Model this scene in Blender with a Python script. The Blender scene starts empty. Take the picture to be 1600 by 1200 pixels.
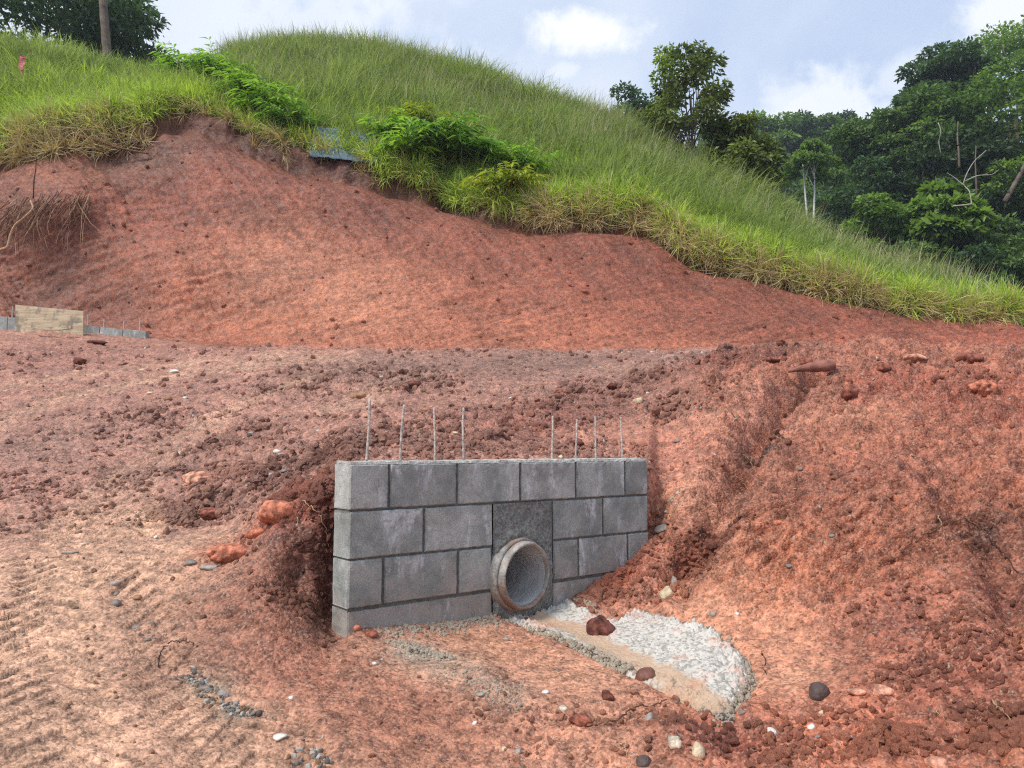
import bpy, math, random
import numpy as np
from mathutils import Vector, Matrix

# ------------------------------------------------------------------ camera, sky, sun, exposure
SC = bpy.context.scene
COL = SC.collection
F_PX = 1202.0                      # focal length in photo pixels (1600 wide)
PITCH = math.radians(4.85)
CAM_Z = 1.5
cam_d = bpy.data.cameras.new('camera')
cam_d.sensor_fit = 'HORIZONTAL'
cam_d.sensor_width = 36.0
cam_d.lens = 36.0 * F_PX / 1600.0
cam_d.clip_start = 0.05
cam_d.clip_end = 3000.0
cam = bpy.data.objects.new('camera', cam_d)
COL.objects.link(cam)
cam.location = (0, 0, CAM_Z)
cam.rotation_euler = (math.pi / 2 + PITCH, 0, 0)
SC.camera = cam

SUN_EL, SUN_AZ = math.radians(52), math.radians(-125)     # azimuth from +Y towards +X: behind the camera, to the left
SUN_DIR = Vector((math.cos(SUN_EL) * math.sin(SUN_AZ), math.cos(SUN_EL) * math.cos(SUN_AZ), math.sin(SUN_EL)))
world = bpy.data.worlds.new('World')
SC.world = world
world.use_nodes = True
sun_d = bpy.data.lights.new('sun', 'SUN')
sun_d.energy = 1.5
sun_d.angle = math.radians(10)
sun_d.color = (1.0, 0.955, 0.89)
sun = bpy.data.objects.new('sun', sun_d)
COL.objects.link(sun)
sun.location = (-20, -20, 40)
sun.rotation_euler = SUN_DIR.to_track_quat('Z', 'Y').to_euler()
SC.view_settings.view_transform = 'Standard'
SC.view_settings.look = 'None'
SC.view_settings.gamma = 1.0
SC.view_settings.use_curve_mapping = False
SC.view_settings.exposure = 1.4
SC.render.engine = 'CYCLES'
SC.cycles.use_denoising = False       # keep the fine grain of soil and grass
SC.cycles.filter_width = 1.2
SC.cycles.max_bounces = 6
SC.cycles.diffuse_bounces = 3
SC.cycles.transmission_bounces = 3
SC.cycles.transparent_max_bounces = 6
SC.cycles.volume_bounces = 0
SC.cycles.caustics_reflective = False
SC.cycles.caustics_refractive = False


class NT:
    """small helper for node trees"""
    def __init__(self, tree):
        self.t = tree
        tree.nodes.clear()

    def n(self, typ, **kw):
        nd = self.t.nodes.new(typ)
        for k, v in kw.items():
            setattr(nd, k, v)
        return nd

    def l(self, a, b):
        self.t.links.new(a, b)

    def val(self, sock, v):
        if hasattr(v, 'is_output') or isinstance(v, bpy.types.NodeSocket):
            self.l(v, sock)
        else:
            sock.default_value = v

    def math(self, op, a, b=None, c=None, clamp=False):
        m = self.n('ShaderNodeMath', operation=op, use_clamp=clamp)
        self.val(m.inputs[0], a)
        if b is not None:
            self.val(m.inputs[1], b)
        if c is not None:
            self.val(m.inputs[2], c)
        return m.outputs[0]

    def mix(self, f, a, b, mode='MIX'):
        m = self.n('ShaderNodeMix', data_type='RGBA', blend_type=mode)
        self.val(m.inputs[0], f)
        self.val(m.inputs[6], a if not isinstance(a, tuple) else (*a[:3], 1))
        self.val(m.inputs[7], b if not isinstance(b, tuple) else (*b[:3], 1))
        return m.outputs[2]

    def noise(self, vec, scale, detail=4, rough=0.55, dist=0.0):
        m = self.n('ShaderNodeTexNoise')
        if vec is not None:
            self.l(vec, m.inputs['Vector'])
        m.inputs['Scale'].default_value = scale
        m.inputs['Detail'].default_value = detail
        m.inputs['Roughness'].default_value = rough
        m.inputs['Distortion'].default_value = dist
        return m.outputs['Fac']

    def ramp(self, f, lo, hi, a=0.0, b=1.0):
        m = self.n('ShaderNodeMapRange', clamp=True)
        m.interpolation_type = 'SMOOTHSTEP'
        self.val(m.inputs[0], f)
        m.inputs[1].default_value = lo
        m.inputs[2].default_value = hi
        m.inputs[3].default_value = a
        m.inputs[4].default_value = b
        return m.outputs[0]


def srgb(r, g, b):
    def f(c):
        c /= 255.0
        return c / 12.92 if c <= 0.04045 else ((c + 0.055) / 1.055) ** 2.4
    return (f(r), f(g), f(b))


CT, ST = math.cos(PITCH), math.sin(PITCH)


def ray(px, py):
    """photo pixel -> (x/y, z/y) of the sight line, z relative to the eye"""
    u, v = (px - 800.0) / F_PX, (600.0 - py) / F_PX
    d = CT - v * ST
    return u / d, (ST + v * CT) / d


# ---- sky: Nishita air under a broken, thin cloud deck (one shader over the whole dome)
def build_world():
    w = NT(world.node_tree)
    out = w.n('ShaderNodeOutputWorld')
    bg = w.n('ShaderNodeBackground')
    bg.inputs['Strength'].default_value = 0.1
    sky = w.n('ShaderNodeTexSky', sky_type='NISHITA')
    sky.sun_disc = False
    sky.sun_elevation = SUN_EL
    sky.sun_rotation = SUN_AZ
    sky.air_density = 1.0
    sky.dust_density = 1.5
    tc = w.n('ShaderNodeTexCoord')
    sep = w.n('ShaderNodeSeparateXYZ')
    w.l(tc.outputs['Generated'], sep.inputs[0])
    # project the direction on a cloud deck so clouds shrink towards the horizon
    zc = w.math('MAXIMUM', sep.outputs['Z'], 0.06)
    cx = w.math('DIVIDE', sep.outputs['X'], zc)
    cy = w.math('DIVIDE', sep.outputs['Y'], zc)
    cb = w.n('ShaderNodeCombineXYZ')
    w.l(cx, cb.inputs[0]); w.l(cy, cb.inputs[1])
    n1 = w.noise(cb.outputs[0], 0.55, 5, 0.5, 0.4)
    cover = w.ramp(n1, 0.30, 0.66, 0.66, 0.98)
    n2 = w.noise(tc.outputs['Generated'], 3.0, 5, 0.5, 0.3)
    tone = w.mix(w.ramp(n2, 0.35, 0.65), (2.25, 2.70, 3.55), (3.15, 3.45, 3.95))
    col = w.mix(cover, sky.outputs[0], tone)
    # separate cumulus heaps (a direction and a width each), edges broken by noise
    vn = w.n('ShaderNodeVectorMath', operation='NORMALIZE')
    w.l(tc.outputs['Generated'], vn.inputs[0])
    nz = w.noise(vn.outputs[0], 14.0, 6, 0.6, 0.2)
    total = None
    for (px, py, wx, wz, k) in [(912, 47, .060, .026, 1.0), (960, 52, .030, .014, .6), (1285, 165, .080, .050, .75), (1425, 120, .06, .03, .45), (1240, 150, .05, .03, .6),
                                (1585, 12, .06, .03, .8), (300, 60, .30, .14, .55), (880, 110, .02, .010, .4)]:
        a, b = ray(px, py)
        d = Vector((a, 1.0, b)).normalized()
        r = Vector((d.y, -d.x, 0)).normalized()
        u = r.cross(d)
        da = w.n('ShaderNodeVectorMath', operation='DOT_PRODUCT'); w.l(vn.outputs[0], da.inputs[0]); da.inputs[1].default_value = r / wx
        db = w.n('ShaderNodeVectorMath', operation='DOT_PRODUCT'); w.l(vn.outputs[0], db.inputs[0]); db.inputs[1].default_value = u / wz
        dc = w.n('ShaderNodeVectorMath', operation='DOT_PRODUCT'); w.l(vn.outputs[0], dc.inputs[0]); dc.inputs[1].default_value = d
        q = w.math('ADD', w.math('MULTIPLY', da.outputs['Value'], da.outputs['Value']), w.math('MULTIPLY', db.outputs['Value'], db.outputs['Value']))
        q = w.math('ADD', w.math('SQRT', q), w.math('MULTIPLY', w.math('SUBTRACT', 0.5, nz), 2.6))
        m = w.math('MULTIPLY', w.ramp(q, 0.45, 1.15, 1, 0), k)
        m = w.math('MULTIPLY', m, w.math('GREATER_THAN', dc.outputs['Value'], 0.0))
        total = m if total is None else w.math('MAXIMUM', total, m)
    col = w.mix(total, col, (4.1, 4.2, 4.35))
    w.l(col, bg.inputs['Color'])
    w.l(bg.outputs[0], out.inputs['Surface'])


build_world()

# ------------------------------------------------------------------ generic helpers
rng = np.random.default_rng(7)
R = random.Random(11)


def tag(o, label=None, cat=None, group=None, kind=None):
    if label: o['label'] = label
    if cat: o['category'] = cat
    if group: o['group'] = group
    if kind: o['kind'] = kind
    return o


def mesh_obj(name, verts, faces, mat=None, parent=None, smooth=False):
    me = bpy.data.meshes.new(name)
    if isinstance(faces, np.ndarray):
        v = np.asarray(verts, dtype=np.float32)
        nf, k = faces.shape
        me.vertices.add(len(v)); me.vertices.foreach_set('co', v.ravel())
        me.loops.add(nf * k); me.loops.foreach_set('vertex_index', faces.astype(np.int32).ravel())
        me.polygons.add(nf)
        me.polygons.foreach_set('loop_start', np.arange(0, nf * k, k, dtype=np.int32))
        me.polygons.foreach_set('loop_total', np.full(nf, k, dtype=np.int32))
        me.update(calc_edges=True)
    else:
        me.from_pydata([tuple(map(float, p)) for p in verts], [], faces)
        me.update()
    if smooth:
        me.polygons.foreach_set('use_smooth', np.ones(len(me.polygons), dtype=bool))
    if mat: me.materials.append(mat)
    o = bpy.data.objects.new(name, me)
    COL.objects.link(o)
    if parent is not None: o.parent = parent
    return o


def set_attr(me, name, arr, typ='FLOAT', domain='POINT'):
    a = me.attributes.new(name, typ, domain)
    key = {'FLOAT': 'value', 'INT': 'value', 'FLOAT_VECTOR': 'vector', 'FLOAT_COLOR': 'color'}[typ]
    a.data.foreach_set(key, np.ascontiguousarray(arr, dtype=np.int32 if typ == 'INT' else np.float32).ravel())


def empty(name, loc=(0, 0, 0), rz=0):
    o = bpy.data.objects.new(name, None)
    o.empty_display_size = 0.1
    COL.objects.link(o)
    o.location = loc
    o.rotation_euler = (0, 0, rz)
    return o


def copy_tree(o, parent=None):
    c = o.copy(); COL.objects.link(c); c.parent = parent
    for ch in list(o.children):
        copy_tree(ch, c)
    return c


# ------------------------------------------------------------------ noise (numpy)
def _hash(ix, iy, seed):
    h = (ix.astype(np.int64) * 374761393 + iy.astype(np.int64) * 668265263 + seed * 1442695041) & 0xFFFFFFFF
    h = ((h ^ (h >> 13)) * 1274126177) & 0xFFFFFFFF
    h = ((h ^ (h >> 16)) * 2246822519) & 0xFFFFFFFF
    return (h ^ (h >> 15)) & 0xFFFFFFFF


_ga = np.linspace(0, 2 * np.pi, 256, endpoint=False)
_GX, _GY = np.cos(_ga).astype(np.float32), np.sin(_ga).astype(np.float32)


def gnoise(x, y, seed=0):
    fx, fy = np.floor(x), np.floor(y)
    ix, iy = fx.astype(np.int64), fy.astype(np.int64)
    x = (x - fx).astype(np.float32); y = (y - fy).astype(np.float32)
    u = x * x * x * (x * (x * 6 - 15) + 10); v = y * y * y * (y * (y * 6 - 15) + 10)
    def g(dx, dy):
        h = _hash(ix + dx, iy + dy, seed) & 255
        return _GX[h] * (x - dx) + _GY[h] * (y - dy)
    a = g(0, 0); b = g(1, 0); c = g(0, 1); d = g(1, 1)
    return (a + u * (b - a) + v * (c - a + u * (a - b - c + d))) * 1.5


def fbm(x, y, octv=4, seed=0, gain=0.5, ridged=False):
    s = 0.0; a = 1.0; t = 0.0; f = 1.0
    for o in range(octv):
        n = gnoise(x * f + o * 17.3, y * f - o * 9.1, seed + o)
        if ridged: n = 1 - 2 * np.abs(n)
        s = s + a * n; t += a; a *= gain; f *= 2.03
    return s / t


def lumps(x, y, seed=0, fill=0.7):
    """rounded clods: one dome per cell, some cells empty; 0..1"""
    fx, fy = np.floor(x), np.floor(y)
    ix, iy = fx.astype(np.int64), fy.astype(np.int64)
    best = np.zeros_like(x, dtype=np.float32)
    for dx in (-1, 0, 1):
        for dy in (-1, 0, 1):
            h = _hash(ix + dx, iy + dy, seed)
            jx = (h & 1023) / 1023.0; jy = ((h >> 10) & 1023) / 1023.0; rr = ((h >> 20) & 1023) / 1023.0
            on = rr < fill
            rad = 0.35 + 0.5 * (rr / fill)
            ang = jx * 6.3
            ex, ey = fx + dx + jx - x, fy + dy + jy - y
            px = (ex * np.cos(ang) + ey * np.sin(ang)) * 1.25; py = (-ex * np.sin(ang) + ey * np.cos(ang)) * 0.85
            d2 = (px * px + py * py) / (rad * rad)
            rd = np.sqrt(d2)
            hgt = np.where(on & (d2 < 1), np.minimum((1 - rd) * 2.1, .62 + .30 * (ex * np.cos(ang * 3) + ey * np.sin(ang * 3)) / rad) * rad, 0)
            best = np.maximum(best, hgt)
    return best


def pchip(xk, yk, x):
    xk = np.asarray(xk, float); yk = np.asarray(yk, float)
    h = np.diff(xk); dl = np.diff(yk) / h
    n = len(xk); m = np.zeros(n)
    if n == 2:
        m[:] = dl[0]
    else:
        w1 = 2 * h[1:] + h[:-1]; w2 = h[1:] + 2 * h[:-1]
        ok = dl[:-1] * dl[1:] > 0
        with np.errstate(divide='ignore', invalid='ignore'):
            mm = (w1 + w2) / (w1 / dl[:-1] + w2 / dl[1:])
        m[1:-1] = np.where(ok, mm, 0)
        m[0] = dl[0]; m[-1] = dl[-1]
    x = np.clip(x, xk[0], xk[-1])
    i = np.clip(np.searchsorted(xk, x) - 1, 0, n - 2)
    t = (x - xk[i]) / h[i]
    return ((1 + 2 * t) * (1 - t) ** 2 * yk[i] + t * (1 - t) ** 2 * h[i] * m[i] + t * t * (3 - 2 * t) * yk[i + 1] + t * t * (t - 1) * h[i] * m[i + 1])


# ------------------------------------------------------------------ the block wall's place (needed by the ground)
WX0, WY0 = -0.668, 3.20            # front left corner
WDX, WDY = 0.786, 0.618            # along the wall
WNX, WNY = 0.618, -0.786           # out of its face
WLEN = 1.82
WALL_TOP = -0.054                  # relative to the eye


def wall_u(px):
    k = (px - 800) / F_PX
    return (k * WY0 - WX0) / (WDX - WDY * k)


def wall_y(px):
    return WY0 + WDY * wall_u(px)


# ------------------------------------------------------------------ terrain: rings across the view, profiles along it
def ring(pts):
    """pts: (px, py, Y) seen points, or (px, None, Y, z) hidden ones -> arrays of tan, Y, z"""
    t, Y, Z = [], [], []
    for p in pts:
        if p[1] is None:
            t.append((p[0] - 800) / F_PX); Y.append(p[2]); Z.append(p[3])
        else:
            a, b = ray(p[0], p[1]); t.append(a); Y.append(p[2]); Z.append(b * p[2])
    o = np.argsort(t)
    return np.array(t)[o], np.array(Y)[o], np.array(Z)[o]


WP = [547, 620, 700, 770, 815, 865, 900, 950, 985, 1012]
WF = [978, 973, 966, 957, 956, 942, 924, 895, 868, 838]
RINGS = [
    ('A', [(-1100, None, .5, -1.45), (800, None, .5, -1.5), (2700, None, .5, -1.45)]),
    ('B', [(-1100, 1200, 1.6), (-700, 1200, 1.75), (0, 1200, 2.0), (300, 1200, 2.2), (800, 1200, 2.35), (1100, 1200, 2.3), (1350, 1200, 2.3), (1600, 1200, 2.2), (2300, 1200, 1.9), (2700, 1200, 1.8)]),
    ('C', [(-1100, 1050, 2.4), (-700, 1050, 2.5), (0, 1050, 2.55), (300, 1060, 2.75), (550, 1060, 2.85), (800, 1065, 2.95), (950, 1090, 2.85), (1130, 1105, 2.8), (1250, 1060, 2.95), (1400, 1030, 2.85), (1600, 1000, 2.75), (2300, 1000, 2.4), (2700, 1000, 2.3)]),
    ('D', [(-1100, 880, 3.2), (-700, 880, 3.4), (0, 870, 3.6), (250, 880, 3.5), (380, 905, 3.3), (430, 930, 3.18), (480, 955, 3.22), (505, 965, 3.33), (524, 970, 3.40), (536, 974, 3.34)]
        + [(p, f, wall_y(p) + (.06 if p == 547 else .04)) for p, f in zip(WP, WF)]
        + [(1028, 842, 4.38), (1060, 885, 4.05), (1100, 925, 3.75), (1200, 950, 3.5), (1300, 960, 3.3), (1400, 930, 3.3), (1600, 880, 3.3), (2300, 850, 3.0), (2700, 850, 2.9)]),
    ('E', [(-1100, 800, 4.2), (-700, 800, 4.4), (0, 790, 4.6), (200, 790, 4.6), (340, 800, 4.3), (400, 800, 3.9), (450, 800, 3.62), (490, 785, 3.58), (524, 752, 3.62), (536, 738, 3.55)]
        + [(p, None, wall_y(p) + .16, WALL_TOP - .03) for p in WP[:]]
        + [(1030, 745, 4.6), (1080, 760, 4.5), (1130, 790, 4.25), (1200, 800, 4.1), (1400, 780, 3.9), (1600, 760, 3.8), (2300, 740, 3.5), (2700, 740, 3.4)]),
    ('F', [(-1100, 690, 6.6), (-700, 680, 7), (0, 650, 7.5), (200, 640, 7.5), (400, 635, 7.2), (600, 640, 6.6), (800, 645, 6.4), (950, 640, 6.2), (1030, 620, 6.0), (1100, 600, 6.0), (1200, 582, 6.2), (1300, 566, 6.4), (1450, 563, 6.2), (1600, 563, 6.0), (2300, 560, 5.5), (2700, 560, 5.2)]),
    ('G', [(-1100, 575, 10.5), (-700, 565, 11), (0, 545, 11.5), (200, 550, 11.3), (400, 547, 11), (600, 549, 10.8), (800, 551, 10.5), (1000, 550, 10.3), (1150, 549, 10), (1250, 546, 9.5), (1310, None, 9, 1.0), (1450, None, 9, .95), (1600, None, 9, .95), (2300, None, 9, 1.0), (2700, None, 9, 1.0)]),
    ('H', [(-1100, 500, 13.6), (-700, 497, 14), (0, 508, 13.8), (130, 519, 13.6), (235, 530, 13.5), (300, 538, 13.3), (400, None, 13, 1.66), (800, None, 13, 1.60), (1100, None, 13, 1.58), (1300, None, 13, 1.45), (1600, None, 13, 1.35), (2300, None, 13, 1.3), (2700, None, 13, 1.3)]),
    ('J', [(-1100, 270, 15.5), (-600, 260, 16), (-100, 255, 16.4), (0, 238, 16.5), (60, 215, 16.6), (140, 198, 16.9), (225, 190, 17.1), (262, 170, 17.4), (300, 172, 17.5), (380, 203, 17.3), (470, 233, 17.2), (560, 254, 17.1), (640, 275, 17.0), (720, 300, 16.8), (770, 325, 16.6), (830, 335, 16.5), (920, 330, 16.4), (1010, 340, 16.3), (1085, 392, 16.0), (1180, 412, 15.8), (1260, 440, 15.5), (1330, 462, 15.3), (1480, 490, 15.0), (1560, 496, 14.8), (1620, 520, 14.5), (1700, None, 14.2, 1.75), (2300, None, 13.8, 1.5), (2700, None, 13.8, 1.5)]),
]
# hill crest: seen line is the grass tops, so the soil lies about 0.7 m lower
crest = [(-1100, 20, 20), (-600, 20, 20.5), (-100, 40, 21), (0, 55, 21), (100, 72, 21.5), (230, 100, 22), (275, 105, 22.5), (335, 112, 24), (370, 80, 27), (500, 72, 28), (650, 92, 27.5), (800, 137, 26.5), (900, 168, 25.5), (1000, 205, 24), (1100, 258, 22.5), (1200, 315, 21), (1300, 372, 19.8), (1400, 415, 18.5), (1500, 447, 17.4), (1545, 472, 16.6), (1572, 496, 15.6), (1620, 519, 15.0)]
RINGS.append(('L', [(a, b, c) for a, b, c in crest] + [(1700, None, 15.4, 1.75), (2300, None, 15, 1.5), (2700, None, 15, 1.5)]))
tl = np.concatenate([np.linspace(-1.5, -.78, 40, endpoint=False), np.linspace(-.78, .78, 840), np.linspace(.78, 1.5, 41)[1:]])
NA = len(tl)
RY, RZ = [], []
for nm, pts in RINGS:
    t, Y, Z = ring(pts)
    RY.append(pchip(t, Y, tl)); RZ.append(pchip(t, Z, tl))
ix = {nm: i for i, (nm, _) in enumerate(RINGS)}
# soften the kinks of the top rings
def smooth1(a, k):
    ker = np.ones(k) / k
    return np.convolve(np.pad(a, k // 2, mode='edge'), ker, mode='valid')[:len(a)]
J, L = ix['J'], ix['L']
GH = 0.62 * np.clip((RZ[L] - RZ[J]) / 2.0, 0, 1)
RZ[L] = smooth1(RZ[L], 9) - GH
RY[L] = smooth1(RY[L], 9)
jj = 0.10 * gnoise(tl * 22, tl * 0 + 3.3, 5) + 0.07 * gnoise(tl * 60, tl * 0 + 1.3, 6)
# lip just behind the cut edge, hill middle, then the far land
LIPY, LIPZ = RY[J] + .30, RZ[J] + np.minimum(.28, (RZ[L] - RZ[J]) * .12)
KY = RY[J] * .5 + RY[L] * .5
KZ = RZ[J] * .5 + RZ[L] * .5 + .35 * np.clip((RZ[L] - RZ[J]) / 6, 0, 1)
right = np.clip((tl - .05) / .3, 0, 1)
MY, MZ = RY[L] + 7, RZ[L] * (1 - .12) - .6
NY, NZ = np.full(NA, 46.0), 10.0 * (1 - right) + 6.5 * right
OY, OZ = np.full(NA, 82.0), 19.0 * (1 - right) + 23.0 * right
PY_, PZ_ = np.full(NA, 140.0), 30.0 * (1 - right) + 44.0 * right
QY, QZ = np.full(NA, 260.0), np.full(NA, 46.0)
prof_Y = np.array(RY[:L] + [LIPY, KY, RY[L], MY, NY, OY, PY_, QY])
prof_Z = np.array(RZ[:L] + [LIPZ, KZ, RZ[L], MZ, NZ, OZ, PZ_, QZ])
names = [nm for nm, _ in RINGS[:L]] + ['lip', 'K', 'L', 'M', 'N', 'O', 'P', 'Q']
rows = {'A': 14, 'B': 130, 'C': 120, 'D': 70, 'E': 170, 'F': 120, 'G': 30, 'H': 200, 'J': 8, 'lip': 22, 'K': 22, 'L': 8, 'M': 12, 'N': 12, 'O': 8, 'P': 6}
svec, row_of = [], {}
k = 0
for i, nm in enumerate(names[:-1]):
    row_of[nm] = k
    svec.append(i + np.linspace(0, 1, rows[nm], endpoint=False)); k += rows[nm]
svec = np.concatenate(svec + [np.array([len(names) - 1.0])])
row_of['Q'] = k
NR = len(svec)
i0 = np.minimum(svec.astype(int), len(names) - 2); fr = svec - i0
TY = np.empty((NR, NA)); TZ = np.empty((NR, NA))
for c in range(NA):
    ky = prof_Y[:, c].copy()
    ky = np.maximum.accumulate(ky + np.arange(len(ky)) * 1e-4)
    y = ky[i0] * (1 - fr) + ky[i0 + 1] * fr
    TY[:, c] = y
    e_ = ix['E']                                   # a kink behind the step, so the fill behind the wall lies flat
    ye = ky[e_] + .08 * (ky[e_ + 1] - ky[e_]); ze = prof_Z[e_, c] + .06 * (prof_Z[e_ + 1, c] - prof_Z[e_, c])
    TZ[:, c] = pchip(np.insert(ky, e_ + 1, ye), np.insert(prof_Z[:, c], e_ + 1, ze), y)
TT = np.broadcast_to(tl, TY.shape)
TX = TT * TY
S = np.broadcast_to(svec[:, None], TY.shape)       # ring coordinate, names[i] at integer i
base_Y, base_Z = TY.copy(), TZ.copy()


def hit(px, py, YY=None, ZZ=None):
    """where the sight line through a photo pixel meets the ground: x, y, z (z relative to the eye)"""
    YY = TY if YY is None else YY; ZZ = TZ if ZZ is None else ZZ
    t, q = ray(px, py)
    c = np.interp(t, tl, np.arange(NA)); c0 = int(min(c, NA - 2)); f = c - c0
    y = YY[:, c0] * (1 - f) + YY[:, c0 + 1] * f; z = ZZ[:, c0] * (1 - f) + ZZ[:, c0 + 1] * f
    d = z - q * y
    up = np.nonzero((d[1:] >= 0) & (d[:-1] < 0))[0]
    if len(up) == 0:
        i = NR - 2; g = 1.0
    else:
        i = up[0]; g = -d[i] / (d[i + 1] - d[i])
    yy = y[i] + g * (y[i + 1] - y[i])
    return np.array([t * yy, yy, q * yy])


def zat(x, y):
    """ground height (relative to the eye) at plan positions"""
    x = np.atleast_1d(np.asarray(x, float)); y = np.atleast_1d(np.asarray(y, float))
    t = np.clip(x / y, tl[0], tl[-1])
    c = np.interp(t, tl, np.arange(NA)); c0 = np.minimum(c.astype(int), NA - 2); f = c - c0
    out = np.empty(len(x))
    for j in range(len(x)):
        col = TYm[:, c0[j]] * (1 - f[j]) + TYm[:, c0[j] + 1] * f[j]
        zz = TZ[:, c0[j]] * (1 - f[j]) + TZ[:, c0[j] + 1] * f[j]
        out[j] = np.interp(y[j], col, zz)
    return out


def poly_dist(X, Y, pts):
    """distance to a plan polyline and arc length of the nearest point"""
    best = np.full(X.shape, 1e9); arc = np.zeros(X.shape); side = np.zeros(X.shape); acc = 0.0
    for (x0, y0), (x1, y1) in zip(pts[:-1], pts[1:]):
        dx, dy = x1 - x0, y1 - y0; ln = math.hypot(dx, dy)
        if ln < 1e-6: continue
        t = np.clip(((X - x0) * dx + (Y - y0) * dy) / (ln * ln), 0, 1)
        ex, ey = X - x0 - t * dx, Y - y0 - t * dy
        d = np.hypot(ex, ey)
        m = d < best
        best = np.where(m, d, best); arc = np.where(m, acc + t * ln, arc)
        side = np.where(m, np.sign(dx * ey - dy * ex), side); acc += ln
    return best, arc, side


def curve_pts(pix, n=8):
    p = np.array([hit(*q, base_Y, base_Z)[:2] for q in pix])
    s = np.arange(len(p)); ss = np.linspace(0, len(p) - 1, (len(p) - 1) * n + 1)
    return [tuple(v) for v in np.stack([pchip(s, p[:, 0], ss), pchip(s, p[:, 1], ss)], 1)]


def sm(a, lo, hi):
    t = np.clip((a - lo) / (hi - lo), 0, 1)
    return t * t * (3 - 2 * t)


# ---- displacement of the bare soil (only the part that shows)
H_I, J_I, LIP_I = names.index('H'), names.index('J'), names.index('lip')
r_hi = row_of['lip'] + 4
sl = slice(0, r_hi)
X, Y, Z, s = TX[sl], TY[sl], TZ[sl], S[sl]
wu = X; wv = Y + Z * 0.9                            # unfolded plan so steep faces do not stretch
onbank = sm(s, H_I - .05, H_I + .15)
inG = 1 - onbank
tracks = [
    (curve_pts([(110, 1195), (80, 1050), (80, 950), (105, 850), (175, 760), (275, 690), (400, 625), (540, 580)]), .17, .026),
    (curve_pts([(420, 1195), (330, 1080), (270, 960), (210, 880), (190, 800), (230, 730), (330, 670)]), .20, .020),
    (curve_pts([(-200, 760), (0, 660), (200, 600), (420, 570), (640, 560)]), .30, .035),
    (curve_pts([(-200, 640), (100, 590), (330, 565), (520, 556)]), .30, .035),
    (curve_pts([(520, 640), (640, 590), (820, 568), (1050, 565), (1150, 557)]), .25, .03),
]
disp = np.zeros(X.shape)
trk = np.zeros(X.shape); grv_shade = np.zeros(X.shape)
for pts, hw, dep in tracks:
    m = s < H_I
    d = np.full(X.shape, 9.0); a = np.zeros(X.shape)
    dd, aa, ss = poly_dist(X[m], Y[m], pts)
    wob = 0.05 * gnoise(X[m] * 3, Y[m] * 3, 77)
    inn = 1 - sm(dd + wob, hw * .75, hw * 1.15)
    rim = np.exp(-((dd - hw * 1.35) / (hw * .35)) ** 2)
    keep = (0.55 + 0.45 * sm(fbm(X[m] * 1.3, Y[m] * 1.3, 2, 31), -.25, .25)) * (.65 + .35 * sm(fbm(X[m] * 6, Y[m] * 6, 3, 32), -.2, .2))
    lug = np.sin(1.1 * gnoise(X[m] * 5, Y[m] * 5, 36) + (aa * (1 if hw < .25 else .55) + dd * .9 * np.where(ss > 0, 1, 1)) * 2 * np.pi / .10)
    grv_shade[m] = np.maximum(grv_shade[m], inn * keep * (1 - sm(lug, -.25, .15)))
    disp[m] += keep * (-dep * inn + dep * .8 * rim * (0.5 + 0.5 * gnoise(X[m] * 9, Y[m] * 9, 8)) + inn * (.015 if hw < .25 else .014) * sm(lug, -.25, .15))
    trk[m] = np.maximum(trk[m], inn * keep)

# where it is rubbly and where it is smooth
def blob(px, py, rad):
    h = hit(px, py, base_Y, base_Z)
    return np.exp(-((X - h[0]) ** 2 + (Y - h[1]) ** 2 + (Z - h[2]) ** 2) / (rad * rad))

smooth_clay = np.zeros(X.shape)
for q in [(80, 1150, .7), (150, 1000, .6), (60, 900, .5), (330, 1100, .45), (420, 1180, .5), (240, 950, .4), (300, 850, .22), (760, 1010, .25), (900, 1050, .25), (640, 1030, .2), (1130, 960, .22), (1190, 1010, .2), (1240, 1060, .2), (1210, 655, .3), (1000, 680, .25), (1075, 700, .28), (1100, 770, .22), (1340, 660, .22), (1150, 900, .2)]:
    smooth_clay = np.maximum(smooth_clay, blob(*q))
rubble = np.zeros(X.shape)
for q in [(820, 670, .8), (700, 690, .7), (930, 620, .7), (1000, 600, .7), (480, 780, .35), (460, 720, .5), (350, 790, .4), (380, 690, .6), (1150, 570, .8), (1300, 545, .8), (1450, 545, .7), (1600, 545, .8), (1080, 640, .5), (960, 900, .25), (1000, 870, .25), (1040, 930, .2),
          (1100, 860, .25), (480, 900, .2), (500, 600, .8), (620, 600, .8), (250, 660, .6), (1400, 1170, .12), (1150, 1170, .16), (1080, 1150, .12), (1570, 1160, .15), (1500, 620, .3), (1250, 640, .3), (1180, 700, .25)]:
    rubble = np.maximum(rubble, blob(*q))
rubble *= .55 + .75 * sm(fbm(X * 2.4, (Y + Z) * 2.4, 4, 33, .6), -.3, .3)
rightm = sm(TT[sl], .17, .30) * sm(s, 2.6, 3.2) * (1 - sm(s, 5.2, 5.6))
rub = np.clip(0.34 + rubble * .8 - smooth_clay * .8 - trk * .3 - .24 * rightm, 0.04, 1.1)
wx = wu + .06 * gnoise(wu * 4, wv * 4, 91); wy = wv + .06 * gnoise(wu * 4 + 9, wv * 4, 92)
big = fbm(wu * .9, wv * .9, 3, 1)
mid = fbm(wu * 3.2, wv * 3.2, 4, 2, .55)
fine = fbm(wu * 16, wv * 16, 3, 3, .6)
l1 = lumps(wx * 5.0, wy * 5.0, 4, .45)
l2 = lumps(wx * 11.0, wy * 11.0, 5, .6)
l3 = lumps(wx * 26.0, wy * 26.0, 6, .7)
far = np.clip((Y - 2) / 8, 0, 1)
gd = .045 * big + (.030 + .065 * rub) * mid + .013 * fine * (0.35 + rub) + rub * (.075 * l1 * (.5 + .7 * far) + .040 * l2 + .018 * l3)
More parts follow.
